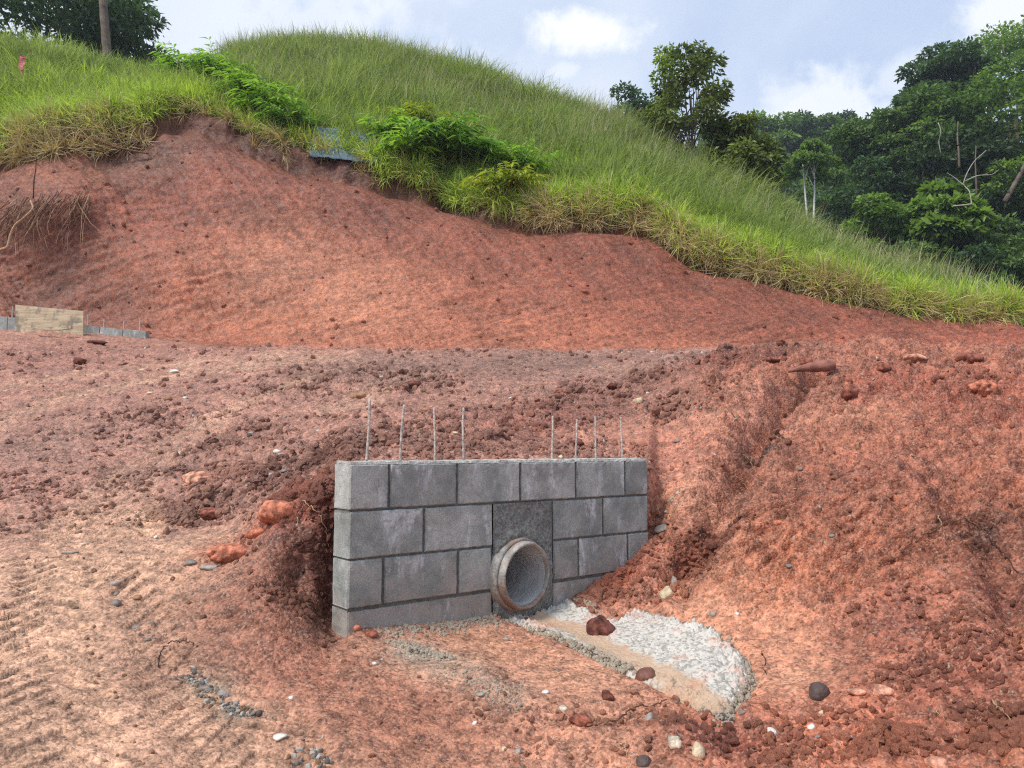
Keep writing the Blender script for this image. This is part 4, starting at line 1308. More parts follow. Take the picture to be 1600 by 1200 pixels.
def scatter(name, pts, rot, scl, idx, coll, label, cat, tint=None, soil=None):
    me = bpy.data.meshes.new(name)
    me.vertices.add(len(pts)); me.vertices.foreach_set('co', np.asarray(pts, np.float32).ravel())
    set_attr(me, 'rot', rot, 'FLOAT_VECTOR'); set_attr(me, 'idx', idx, 'INT')
    scl = np.asarray(scl)
    set_attr(me, 'scl', scl if scl.ndim == 2 else np.repeat(scl[:, None], 3, 1), 'FLOAT_VECTOR')
    if tint is not None: set_attr(me, 'tint', tint)
    if soil is not None: set_attr(me, 'soil', np.concatenate([soil, np.ones((len(soil), 1))], 1), 'FLOAT_COLOR')
    o = bpy.data.objects.new(name, me); COL.objects.link(o)
    ng = bpy.data.node_groups.new(name, 'GeometryNodeTree')
    ng.interface.new_socket('Geometry', in_out='INPUT', socket_type='NodeSocketGeometry')
    ng.interface.new_socket('Geometry', in_out='OUTPUT', socket_type='NodeSocketGeometry')
    N = ng.nodes
    gi, go = N.new('NodeGroupInput'), N.new('NodeGroupOutput')
    mp = N.new('GeometryNodeMeshToPoints'); ip = N.new('GeometryNodeInstanceOnPoints'); ci = N.new('GeometryNodeCollectionInfo')
    ci.inputs['Collection'].default_value = coll
    ci.inputs['Separate Children'].default_value = True; ci.inputs['Reset Children'].default_value = True
    def attr(nm, typ):
        a = N.new('GeometryNodeInputNamedAttribute'); a.data_type = typ; a.inputs['Name'].default_value = nm
        return [s_ for s_ in a.outputs if s_.enabled and s_.name == 'Attribute'][0]
    ip.inputs['Pick Instance'].default_value = True
    lk = ng.links.new
    lk(gi.outputs[0], mp.inputs['Mesh']); lk(mp.outputs[0], ip.inputs['Points']); lk(ci.outputs[0], ip.inputs['Instance'])
    lk(attr('idx', 'INT'), ip.inputs['Instance Index']); lk(attr('rot', 'FLOAT_VECTOR'), ip.inputs['Rotation']); lk(attr('scl', 'FLOAT_VECTOR'), ip.inputs['Scale'])
    lk(ip.outputs[0], go.inputs[0])
    o.modifiers.new('scatter', 'NODES').node_group = ng
    tag(o, label, cat, kind='stuff')
    return o


def sample_ground(n, s0, s1, weight=None, tlim=.80, seed=1):
    """random terrain points by area; returns row, col indices"""
    rs = np.random.default_rng(seed)
    r0, r1 = np.searchsorted(svec, [s0, s1])
    c0, c1_ = np.searchsorted(tl, [-tlim, tlim])
    y = TY[r0:r1 + 1, c0:c1_ + 1]; z = TZ[r0:r1 + 1, c0:c1_ + 1]
    ln = np.hypot(np.diff(y, axis=0), np.diff(z, axis=0))[:, :-1]
    wd = (y[:-1, :-1] * np.diff(tl[c0:c1_ + 1])[None, :])
    w = ln * wd
    if weight is not None: w = w * weight[r0:r1, c0:c1_]
    p = w.ravel(); p = np.cumsum(p); p /= p[-1]
    q = np.searchsorted(p, rs.random(n))
    return q // w.shape[1] + r0, q % w.shape[1] + c0, rs


def pos(r_, c_, rs):
    f = rs.random(len(r_))[:, None]; g = rs.random(len(r_))[:, None]
    def P_(a, b): return np.stack([TX[a, b], TY[a, b], TZ[a, b] + CAM_Z], -1)
    r2 = np.minimum(r_ + 1, NR - 1); c2 = np.minimum(c_ + 1, NA - 1)
    return P_(r_, c_) * (1 - f) * (1 - g) + P_(r2, c_) * f * (1 - g) + P_(r_, c2) * (1 - f) * g + P_(r2, c2) * f * g


clod_coll = proto_collection('clod_shape', [(*rock_shape(500 + k, .55, .7 if k % 2 else .3), M['clod'], None, False) for k in range(9)])
pebble_coll = proto_collection('pebble_shape', [(*rock_shape(600 + k, .2, .8), M[['stone_grey', 'stone_white', 'stone_cream', 'stone_slate', 'stone_tan', 'stone_grey'][k]], None, True) for k in range(6)])
crumb_coll = proto_collection('crumb_shape', [(*rock_shape(700 + k, .4, .5), M['lump_concrete'], None, False) for k in range(5)])

rubF = np.ones((NR, NA)); rubF[sl] = rub
apF = np.zeros((NR, NA), bool); apF[sl] = poly_inside(X, Y, APRON)
nwF = np.zeros((NR, NA), bool); nwF[sl] = (np.abs(nw + .075) < .085) & (uw > -.01) & (uw < WLEN + .01)
clus = np.ones((NR, NA)); clus[sl] = sm(fbm(wu * 2.2, wv * 2.2, 4, 35, .6), -.15, .45) + .06
wgt = (rubF + .05) ** 2.2 * clus * (~apF) * (~nwF)
rr1, cc1, rs = sample_ground(20000, 1.0, 4.3, wgt * (1.2 / (.5 + TY ** 1.3)), seed=2)
rr2, cc2, rs = sample_ground(10000, 4.0, 6.2, wgt * (1 / (1 + TY * .35)), seed=3)
rr3, cc3, rs = sample_ground(800, H_I - .2, J_I - .02, np.ones((NR, NA)), seed=4)
rr_, cc_ = np.concatenate([rr1, rr2, rr3]), np.concatenate([cc1, cc2, cc3])
P_ = pos(rr_, cc_, rs)
n = len(P_)
dist = P_[:, 1]
size = (.0022 + .0011 * dist) * rs.random(n) ** 4.0 * 3.4 + .0010 + .0005 * dist
size *= .75 + .45 * rubF[rr_, cc_]
scl = size[:, None] * rs.uniform(.7, 1.25, (n, 3)) * np.array([1, 1, .8])
so = CFULL[rr_, cc_, :3] * rs.uniform(.92, 1.30, (n, 1))
scatter('earth_crumbs', P_ + np.array([0, 0, .25]) * size[:, None], rs.uniform(0, 6.28, (n, 3)), scl, rs.integers(0, 9, n), clod_coll, 'loose reddish soil crumbs strewn over ground and cut slope', 'soil crumbs', soil=so)
rr_, cc_, rs = sample_ground(2000, 1.0, 6.1, (.35 + rubF) * (~apF) * (~nwF) * (1.2 / (.5 + TY ** 1.2)), seed=8)
P_ = pos(rr_, cc_, rs); n = len(P_)
size = (.0020 + .0009 * P_[:, 1]) * rs.random(n) ** 2 * 1.7 + .0014 + .0005 * P_[:, 1]
scatter('gravel', P_, rs.uniform(0, 6.28, (n, 3)), size[:, None] * rs.uniform(.6, 1.3, (n, 3)) * np.array([1.2, 1, .6]), rs.integers(0, 6, n), pebble_coll, 'small grey and pale gravel scattered in the red soil', 'gravel')
# crumbled concrete: ridge left of the channel, rim of the apron, wall foot, spills
pp, ss_ = [], []
def crumbs(pix, n, spread, smin, smax, seed, lift=.0):
    rs = np.random.default_rng(seed)
    c = np.array([hit(*q)[:2] for q in pix]); k = np.linspace(0, len(c) - 1, n) + rs.normal(0, .15, n)
    k = np.clip(k, 0, len(c) - 1)
    x = np.interp(k, np.arange(len(c)), c[:, 0]) + rs.normal(0, spread, n); y = np.interp(k, np.arange(len(c)), c[:, 1]) + rs.normal(0, spread, n)
    sz = smin + (smax - smin) * rs.random(n) ** 2
    z = zat(x, y) + CAM_Z
    d_ = np.hypot(x - np.interp(k, np.arange(len(c)), c[:, 0]), y - np.interp(k, np.arange(len(c)), c[:, 1]))
    z = z + lift * np.exp(-(d_ / max(spread, 1e-3)) ** 2)
    pp.append(np.stack([x, y, z], -1)); ss_.append(sz)
crumbs([(786, 962), (815, 976), (850, 993)], 260, .014, .003, .010, 1, .02)
crumbs([(850, 993), (890, 1010), (925, 1026)], 420, .016, .003, .013, 2, .03)
crumbs([(925, 1026), (955, 1040), (985, 1055)], 460, .018, .004, .014, 3, .035)
crumbs([(1172, 1064), (1160, 1088), (1142, 1116), (1128, 1126)], 420, .014, .004, .014, 4, .03)
crumbs([(1105, 987), (1140, 1012), (1163, 1038), (1172, 1064)], 240, .012, .003, .011, 5, .02)
crumbs([(1128, 1126), (1095, 1108), (1060, 1088)], 160, .010, .003, .010, 6, .015)
crumbs([(968, 972), (1005, 960), (1060, 976), (1105, 987)], 140, .010, .003, .009, 7, .01)
crumbs([(600, 985), (680, 980), (740, 972), (790, 962)], 700, .035, .002, .011, 8)
crumbs([(860, 946), (900, 945), (930, 955)], 160, .03, .002, .010, 9)
crumbs([(640, 1018), (680, 1025), (700, 1030)], 160, .022, .003, .012, 10, .01)
crumbs([(700, 1050), (760, 1075), (810, 1095)], 260, .045, .002, .008, 11)
crumbs([(610, 1003), (640, 1008), (655, 1012)], 70, .018, .003, .010, 12)
pp = np.concatenate(pp); ss_ = np.concatenate(ss_); n = len(pp); rs = np.random.default_rng(5)
scatter('concrete_crumbs', pp, rs.uniform(0, 6.28, (n, 3)), ss_[:, None] * rs.uniform(.7, 1.3, (n, 3)), rs.integers(0, 5, n), crumb_coll, 'crumbled pale concrete along the apron rim and the wall foot', 'concrete rubble')
# greenish gravel streak and other gravel spills
pp = []
rs = np.random.default_rng(6)
for pix, n_, sp in [([(285, 1055), (320, 1075), (360, 1105), (385, 1118)], 260, .02), ([(470, 1170), (500, 1190)], 60, .03), ([(1075, 645), (1115, 625)], 60, .05), ([(1040, 800), (1055, 790)], 40, .03), ([(240, 790), (330, 780), (420, 745)], 160, .10)]:
    c = np.array([hit(*q)[:2] for q in pix]); k = rs.random(n_) * (len(c) - 1)
    x = np.interp(k, np.arange(len(c)), c[:, 0]) + rs.normal(0, sp, n_); y = np.interp(k, np.arange(len(c)), c[:, 1]) + rs.normal(0, sp, n_)
    pp.append(np.stack([x, y, zat(x, y) + CAM_Z], -1))
pp = np.concatenate(pp); n = len(pp)
scatter('gravel_spill', pp, rs.uniform(0, 6.28, (n, 3)), (.004 + .009 * rs.random(n) ** 2)[:, None] * rs.uniform(.6, 1.3, (n, 3)) * np.array([1.2, 1, .7]), rs.integers(0, 6, n), pebble_coll, 'greyish crushed stone spilled in streaks on the clay', 'gravel')

# ------------------------------------------------------------------ grass
def blade_clump(seed, n, hmin, hmax, rad, bend, width, seg=4, lean=None):
    rs = np.random.default_rng(seed)
    V, Fc, tone = [], [], []
    for b in range(n):
        a_ = rs.uniform(0, 2 * np.pi); r0 = rad * rs.random() ** .7
        bx, by = r0 * math.cos(a_), r0 * math.sin(a_)
        d_ = a_ + rs.normal(0, .7)
        if lean is not None and rs.random() < .6: d_ = lean + rs.normal(0, .6)
        h = rs.uniform(hmin, hmax); bd = bend * rs.uniform(.35, 1.3); w_ = width * rs.uniform(.6, 1.25)
        tw = rs.uniform(0, np.pi)
        px_, py_ = math.cos(tw) * w_ / 2, math.sin(tw) * w_ / 2
        tn = rs.random()
        x, y, z = bx, by, 0.0; ang = rs.uniform(.02, .25)
        b0 = len(V)
        for k in range(seg + 1):
            f_ = k / seg
            ww = (1 - f_ ** 2.2) * (.55 + .45 * min(1, f_ * 3 + .4))
            if k == seg:
                V.append((x, y, z)); tone.append(tn)
            else:
                V.append((x - px_ * ww, y - py_ * ww, z)); V.append((x + px_ * ww, y + py_ * ww, z)); tone += [tn, tn]
            ang += bd / seg * (1 + f_)
            st = h / seg
            x += math.cos(d_) * math.sin(ang) * st; y += math.sin(d_) * math.sin(ang) * st; z += math.cos(ang) * st
        for k in range(seg - 1):
            q = b0 + 2 * k
            Fc.append((q, q + 1, q + 3, q + 2))
        q = b0 + 2 * (seg - 1)
        Fc.append((q, q + 1, q + 2))
    return V, Fc, np.array(tone)


def clumps(name, mat, specs):
    out = []
    for k, sp in enumerate(specs):
        v, f, tn = blade_clump(*sp)
        out.append((v, f, M[mat], tn, False))
    return proto_collection(name, out)


g_near = clumps('grass_tuft', 'grass', [(900 + k, 26, .30, .85, .17, 1.5, .026) for k in range(5)])
g_far = clumps('grass_reed', 'grass_far', [(920 + k, 24, .40, .95, .24, 1.15, .024) for k in range(5)])
g_straw = clumps('straw_tuft', 'straw', [(940 + k, 26, .35, .95, .12, 1.1, .020) for k in range(5)])
g_stalk = clumps('seed_stalk', 'stalk', [(960 + k, 6, .75, 1.15, .30, .3, .014, 3) for k in range(4)])
LIP, K_I, L_I, M_I = names.index('lip'), names.index('K'), names.index('L'), names.index('M')
hillh = np.ones((NR, NA)) * np.clip((prof_Z[L_I] - prof_Z[J_I]) / 1.2, .0, 1)[None, :]


def hill_points(n, s0, s1, seed, w=None):
    r_, c_, rs = sample_ground(n, s0, s1, hillh if w is None else hillh * w, tlim=.95, seed=seed)
    return pos(r_, c_, rs), svec[r_], tl[c_], rs


P_, sv, tv, rs = hill_points(21000, LIP - .02, L_I + .6, 21)
n = len(P_)
up = np.clip((sv - LIP) / 2, 0, 1)
mixv = fbm(P_[:, 0] * .5, P_[:, 1] * .5, 3, 80)
sc_ = (.98 + .50 * mixv) * rs.uniform(.65, 1.25, n)
sc_ *= np.where(tv < -.42, .85, 1.0) * (1 - .35 * (1 - np.clip((tv * 0 + hillh[0][np.searchsorted(tl, tv).clip(0, NA - 1)]), 0, 1)))
tint = np.clip(.22 + .50 * mixv + .18 * rs.normal(size=n) + .12 * (tv < -.4), 0, 1)
rot = np.stack([rs.normal(.16, .24, n), rs.normal(.16, .22, n), rs.uniform(0, 6.28, n) * 0 + rs.uniform(-3.14, 3.14, n)], -1)
scatter('hill_grass', P_ - np.array([0, 0, .04]), rot, sc_, rs.integers(0, 5, n), g_far, 'tall green grass covering the upper hillside', 'grass', tint=tint)
edge_w = np.exp(-((S - (J_I + .6)) / .9) ** 2) * (1 + 1.2 * (TT < -.4) + .8 * (TT > .2))
P_, sv, tv, rs = hill_points(12000, J_I + .1, K_I + .7, 22, edge_w)
n = len(P_)
mixv = fbm(P_[:, 0] * .8, P_[:, 1] * .8, 3, 81)
tint = np.clip(.58 + .45 * mixv + .2 * rs.normal(size=n), 0, 1)
rot = np.stack([rs.normal(.30, .22, n), rs.normal(.05, .15, n), rs.uniform(-3.14, 3.14, n)], -1)
scatter('edge_grass', P_ - np.array([0, 0, .03]), rot, (.80 + .2 * mixv) * rs.uniform(.7, 1.2, n), rs.integers(0, 5, n), g_near, 'bright green grass along the top edge of the red cut', 'grass', tint=tint)
# dry fringe hanging over the cut
def fringe(n, seed, spans, s_lo, s_hi, tilt, tw, size, spread=.5):
    rs = np.random.default_rng(seed)
    t_ = np.concatenate([rs.uniform(ray(a_, 300)[0], ray(b_, 300)[0], int(n * k_)) for a_, b_, k_ in spans])
    n = len(t_)
    clump = sm(fbm(t_ * 34, t_ * 0 + seed, 3, 82), -.15, .25)
    keep = rs.random(n) < (.12 + .88 * clump)
    t_ = t_[keep]; n = len(t_)
    c_ = np.searchsorted(tl, t_).clip(0, NA - 1)
    s_ = rs.uniform(s_lo, s_hi, n)
    r_ = np.searchsorted(svec, s_).clip(0, NR - 2)
    P_ = pos(r_, c_, rs)
    rot = np.stack([rs.normal(tilt, tw, n), rs.normal(0, .15, n), rs.normal(0, spread, n)], -1)
    return P_ + np.array([0, -.16, .06]), rot, size * rs.uniform(.6, 1.25, n), rs, n


parts_ = [fringe(800, 31, [(-250, 240, 1.0)], J_I - .16, J_I + .1, 1.9, .4, .80),
          fringe(900, 32, [(820, 1560, 1.0)], J_I - .10, J_I + .12, 1.75, .4, .80),
          fringe(220, 33, [(240, 840, 1.0)], J_I - .08, J_I + .4, 1.7, .5, .6)]
P_ = np.concatenate([p[0] for p in parts_]); rot = np.concatenate([p[1] for p in parts_]); sc_ = np.concatenate([p[2] for p in parts_]); n = len(P_)
rs = np.random.default_rng(34)
scatter('dry_grass', P_, rot, sc_, rs.integers(0, 5, n), g_straw, 'dry straw coloured grass hanging over the edge of the red cut', 'grass', tint=np.clip(.45 + .3 * rs.normal(size=n), 0, 1))
P2, rot2, sc2, rs, n2 = fringe(1500, 35, [(-250, 250, .8), (820, 1580, 1.2), (560, 820, .3)], J_I - .06, J_I + .7, 1.0, .45, .85, .8)
scatter('fringe_grass', P2, rot2, sc2, rs.integers(0, 5, n2), g_near, 'yellow green grass arching over the edge of the red cut', 'grass', tint=np.clip(.62 + .25 * rs.normal(size=n2), 0, 1))
P_, sv, tv, rs = hill_points(7000, LIP + .5, L_I + .7, 36, np.where(S > L_I - .25, 4.0, .8) * (TT > -.4))
n = len(P_)
scatter('grass_stalks', P_, np.stack([rs.normal(0, .1, n), rs.normal(.12, .1, n), rs.uniform(-3.14, 3.14, n)], -1), rs.uniform(.8, 1.2, n), rs.integers(0, 4, n), g_stalk, 'thin pale seed stalks standing on the crest of the hill', 'grass', tint=rs.random(n))


# ------------------------------------------------------------------ leafy plants, shrubs, trees
def leaf_quads(p, d, nrm, ln, wd, droop=0.0):
    """arrays of base points, directions, normals -> folded rhombus leaves (4 verts, 2 triangles as one quad)"""
    d = d / (np.linalg.norm(d, axis=1, keepdims=True) + 1e-9)
    sd_ = np.cross(d, nrm); sd_ /= np.linalg.norm(sd_, axis=1, keepdims=True) + 1e-9
    a = p
    m_ = p + d * (ln * .42)[:, None]
    tip = p + d * ln[:, None]; tip[:, 2] -= droop * ln
    v = np.stack([a, m_ + sd_ * (wd / 2)[:, None], tip, m_ - sd_ * (wd / 2)[:, None]], 1).reshape(-1, 3)
    f = np.arange(len(v)).reshape(-1, 4)
    return v, f


def leafy_plant(name, base, label, cat, mat, seed, stems, length, leaf_len, toward=(0, -1), spread=1.0, droop=.5, leaf_w=.17, per=14, group=None):
    rs = np.random.default_rng(seed)
    root = empty(name, base)
    tag(root, label, cat, group)
    paths, lp, ld, ll, tn = [], [], [], [], []
    for k in range(stems):
        a_ = math.atan2(toward[1], toward[0]) + rs.normal(0, spread)
        h = length * rs.uniform(.6, 1.1)
        p = np.array([rs.normal(0, .03), rs.normal(0, .03), -.05]); ang = rs.uniform(.1, .5)
        pts = [p.copy()]; dirs = []
        nseg = 7
        for q in range(nseg):
            ang += rs.uniform(.10, .26) * droop * 2
            dv = np.array([math.cos(a_) * math.sin(ang), math.sin(a_) * math.sin(ang), math.cos(ang)])
            p = p + dv * h / nseg; pts.append(p.copy()); dirs.append(dv)
        paths.append((pts, [.009 * length * (1 - .8 * q / nseg) for q in range(nseg + 1)]))
        for q in range(per):
            f_ = .25 + .75 * (q + rs.random() * .5) / per
            i = min(int(f_ * nseg), nseg - 1); g_ = f_ * nseg - i
            pp_ = pts[i] * (1 - g_) + pts[i + 1] * g_
            for sgn in (-1, 1):
                az = a_ + sgn * rs.uniform(.5, 1.2)
                dv = np.array([math.cos(az), math.sin(az), rs.uniform(-.7, .15)]) + dirs[i] * .4
                lp.append(pp_); ld.append(dv); ll.append(leaf_len * rs.uniform(.6, 1.15) * (1 - .3 * abs(f_ - .6))); tn.append(rs.random() * .6 + .4 * f_ * rs.random())
    lp, ld, ll = np.array(lp), np.array(ld), np.array(ll)
    v, f = leaf_quads(lp, ld, np.array([0, 0, 1.0]) + rs.normal(0, .3, lp.shape), ll, ll * leaf_w, .25)
    o = mesh_obj('foliage', v, f, M[mat], root); set_attr(o.data, 'tone', np.repeat(tn, 4)); o['kind'] = 'stuff'
    V, Fc = tubes(paths, 4)
    o = mesh_obj('stem', V, Fc, M['twig'], root); o['kind'] = 'stuff'
    return root


def on_edge(px, py, back=.0):
    h = hitw(px, py)
    return h


PLANTS = [
    (690, 262, 'fern_deep', 1.35, .34, 26, 'big bushy fern like plant leaning over the cut left of the yellow one'),
    (640, 262, 'fern', 1.0, .30, 18, 'light green leafy plant beside the blue sheet'),
    (730, 270, 'fern_deep', 1.0, .30, 16, 'dark leafy plant right of the big bushy one on the edge'),
    (790, 318, 'fern_yellow', .85, .26, 22, 'yellow green fern hanging lowest down the red cut'),
    (815, 285, 'fern', .9, .28, 16, 'leafy plant above the yellow green fern on the cut edge'),
    (600, 235, 'fern', .9, .28, 12, 'pale leafy plant with narrow blades right of the blue sheet'),
    (300, 135, 'fern', 1.0, .28, 16, 'bright fern at the top of the diagonal row below the saddle'),
    (345, 150, 'fern', 1.1, .28, 18, 'bright fern second from the top in the diagonal row'),
    (390, 175, 'fern', 1.0, .28, 18, 'bright fern in the middle of the diagonal row on the cut edge'),
    (425, 195, 'fern', .95, .26, 16, 'bright fern fourth down the diagonal row on the cut edge'),
    (458, 215, 'fern_deep', .8, .24, 14, 'low fern at the bottom of the diagonal row left of the blue sheet'),
    (660, 215, 'fern_yellow', .8, .26, 14, 'yellowish plant in the grass above the big bushy one'),
]
for i, (px, py, mt_, ln_, ll_, ns_, lb) in enumerate(PLANTS):
    h = hitw(px, py)
    leafy_plant('edge_plant', (h.x, h.y - .25, h.z + .05), lb, 'plant', mt_, 1200 + i, int(ns_ * 1.5), ln_ * 1.25, ll_ * 1.2, (.1, -1), 1.1, .55, .20, 10, 'leafy plants on the cut edge')


def make_tree(name, base, label, mat, seed, H, Rc, crown0=.45, nl=34, lobe=.30, leaves=340, leaf=.30, flat=.55, group=None, bark='bark', trunks=1, trunk_r=None, lean=(0, 0), cat='tree', up=.45, limb=True, crown_shift=(0, 0), dome=.5):
    """thing > trunk, crown: lobes of leaf-sized faces spread through an uneven dome, limbs reaching into them"""
    rs = np.random.default_rng(seed)
    root = empty(name, base)
    tag(root, label, cat, group)
    z0 = H * crown0; hz = (H - z0)
    cx, cy = lean[0] * H + crown_shift[0], lean[1] * H + crown_shift[1]
    lob = []
    for k in range(nl):
        for _ in range(30):
            q = rs.normal(size=3); q /= np.linalg.norm(q)
            q[2] = abs(q[2]) if rs.random() < .72 else q[2]
            rad = rs.uniform(.45, .95) ** .6
            p = np.array([cx + q[0] * Rc * rad, cy + q[1] * Rc * rad, z0 + hz * (dome * .62 + q[2] * rad * (.95 - dome * .62))])
            if all(np.linalg.norm((p - o_[0]) / np.array([1, 1, .7])) > lobe * Rc * .55 for o_ in lob): break
        lob.append((p, lobe * Rc * rs.uniform(.65, 1.3), rs.uniform(-.25, .25)))
    P_, D_, N_, Ln, Tn = [], [], [], [], []
    for p, r_, tb in lob:
        m_ = int(leaves * (r_ / (lobe * Rc)) ** 2)
        q = rs.normal(size=(m_, 3)); q /= np.linalg.norm(q, axis=1, keepdims=True)
        fl = rs.random(m_) < .70
        q[fl, 2] = np.abs(q[fl, 2])
        rad = rs.random(m_) ** .33
        bumpy = 1 + .30 * noise3(q, 2.3, seed + int(p[0] * 10) % 50)
        pt = p + q * (r_ * rad * bumpy)[:, None] * np.array([1, 1, flat])
        P_.append(pt)
        out = q * np.array([1, 1, .6]) + rs.normal(0, .5, (m_, 3)); out[:, 2] -= .25
        D_.append(out)
        N_.append(np.array([0, 0, 1.0]) * up + q * .5 + rs.normal(0, .38, (m_, 3)))
        Ln.append(leaf * rs.uniform(.55, 1.3, m_))
        Tn.append(np.clip(.42 + tb + .25 * rs.normal(size=m_) * .8 + .18 * q[:, 2], 0, 1))  # upper leaves of each lobe toned lighter: sunlit tops painted into the colour
    P_, D_, N_, Ln, Tn = map(np.concatenate, (P_, D_, N_, Ln, Tn))
    v, f = leaf_quads(P_, D_, N_, Ln, Ln * .52, .12)
    o = mesh_obj('crown', v, f, M[mat], root); set_attr(o.data, 'tone', np.repeat(Tn, 4)); o['kind'] = 'stuff'
    paths = []
    tr = trunk_r or H * .016
    tops = []
    for k in range(trunks):
        off = (0, 0) if trunks == 1 else ((k - (trunks - 1) / 2) * tr * 5, 0)
        n_ = 9; pts, rad = [], []
        ht = z0 + hz * .55
        jx, jy = rs.normal(0, .012 * H, 2)
        sx_ = 0 if trunks == 1 else (k - (trunks - 1) / 2) * .10
        for i in range(n_ + 1):
            f_ = i / n_
            pts.append((off[0] + (lean[0] + sx_) * ht * f_ + jx * math.sin(f_ * 3.3) + crown_shift[0] * f_ ** 2, off[1] + lean[1] * ht * f_ + jy * math.sin(f_ * 2.7) + crown_shift[1] * f_ ** 2, -.4 + (ht + .4) * f_))
            rad.append(tr * (1.15 - .75 * f_))
        paths.append((pts, rad)); tops.append((pts, rad))
    V, Fc = tubes(paths, 7)
    o = trunk_o = mesh_obj('trunk', V, Fc, M[bark], root, smooth=True)
    if trunks > 1: o['kind'] = 'stuff'
    if limb:
        paths = []
        for p, r_, _ in lob[::2]:
            tp, tr_ = tops[rs.integers(len(tops))]
            i = int(rs.integers(max(3, int(len(tp) * crown0)), len(tp) - 1))
            a = np.array(tp[i]); mid_ = a * .5 + p * .5 + np.array([0, 0, -.12 * np.linalg.norm(p - a)]) + rs.normal(0, .05 * Rc, 3)
            pts = [a * (1 - t_) ** 2 + 2 * mid_ * t_ * (1 - t_) + p * t_ ** 2 for t_ in np.linspace(0, 1, 6)]
            paths.append((pts, [tr_[i] * .55 * (1 - .8 * t_) + .006 for t_ in np.linspace(0, 1, 6)]))
        V, Fc = tubes(paths, 5)
        o = mesh_obj('limb', V, Fc, M[bark], trunk_o, smooth=True); o['kind'] = 'stuff'
    return root


def place_top(px, py_top, Yd, H):
    p = at(px, py_top, Yd)
    return (p.x, p.y, p.z - H)


# shrub on the hill shoulder and its neighbours
b = at(1082, 262, 22.6)
make_tree('shrub_tree', (b.x, b.y, ground(b.x, b.y) - .1), 'dark bushy small tree with a tall leading shoot on the grassy shoulder', 'leaf_olive', 2001, 4.5, 1.5, .06, 52, .23, 190, .16, .95, trunk_r=.05, dome=.35)
b = at(1060, 262, 22.6)
make_tree('shrub_tree', (b.x, b.y, ground(b.x, b.y) - .1), 'slim leafy shoot rising left above the dark bushy small tree', 'leaf_lime', 2002, 4.9, .32, .30, 14, .55, 75, .13, 1.2, trunk_r=.03, lean=(-.07, 0))
b = at(1150, 285, 21.8)
make_tree('shrub', (b.x, b.y, ground(b.x, b.y) - .2), 'lower olive shrub right of the dark bushy small tree', 'leaf_olive', 2003, 2.9, 1.15, .05, 44, .28, 200, .15, .85, trunk_r=.04, cat='shrub', dome=.35)
b = at(1118, 262, 21.6)
make_tree('shrub', (b.x, b.y, ground(b.x, b.y) - .2), 'yellowish low shrub at the foot of the dark bushy small tree', 'leaf_lime', 2004, 1.15, .6, .05, 20, .34, 120, .13, .85, trunk_r=.03, cat='shrub', dome=.35)
b = at(1190, 290, 24)
make_tree('shrub', (b.x, b.y, ground(b.x, b.y) - .2), 'light yellow green sapling between the shrubs and the far forest', 'leaf_lime', 2005, 2.6, .75, .3, 22, .3, 110, .17, .7, trunk_r=.04, cat='shrub')
# trees behind the left hill
b = place_top(60, -60, 31, 9)
make_tree('broad_tree', b, 'broad dark tree behind the left grassy hill', 'leaf_b', 2010, 9, 4.6, .3, 50, .26, 330, .26, .7)
b = place_top(185, -30, 33, 9)
make_tree('broad_tree', b, 'dark tree right of the leaning bare trunk behind the left hill', 'leaf_b', 2011, 9, 2.2, .25, 40, .32, 240, .24, .8)
b = at(172, 62, 26)
lt = empty('leaning_trunk', (b.x, b.y, b.z - 1.2)); tag(lt, 'slender leaning grey trunk rising out of the left hill grass', 'tree trunk')
pts = [(-.42 * f_ * 1.25, 0, 4.4 * f_) for f_ in np.linspace(0, 1, 12)]
V, Fc = tubes([(pts, [.15 - .03 * f_ + (.012 if k % 2 else 0) for k, f_ in enumerate(np.linspace(0, 1, 12))])], 10)
mesh_obj('trunk', V, Fc, M['bark'], lt, smooth=True)
make_tree('forest_tree', place_top(985, 138, 44, 8), 'lone round tree crown showing just left of the shoulder shrubs', 'leaf_b', 2012, 8, 1.9, .45, 26, .34, 190, .24, .6)

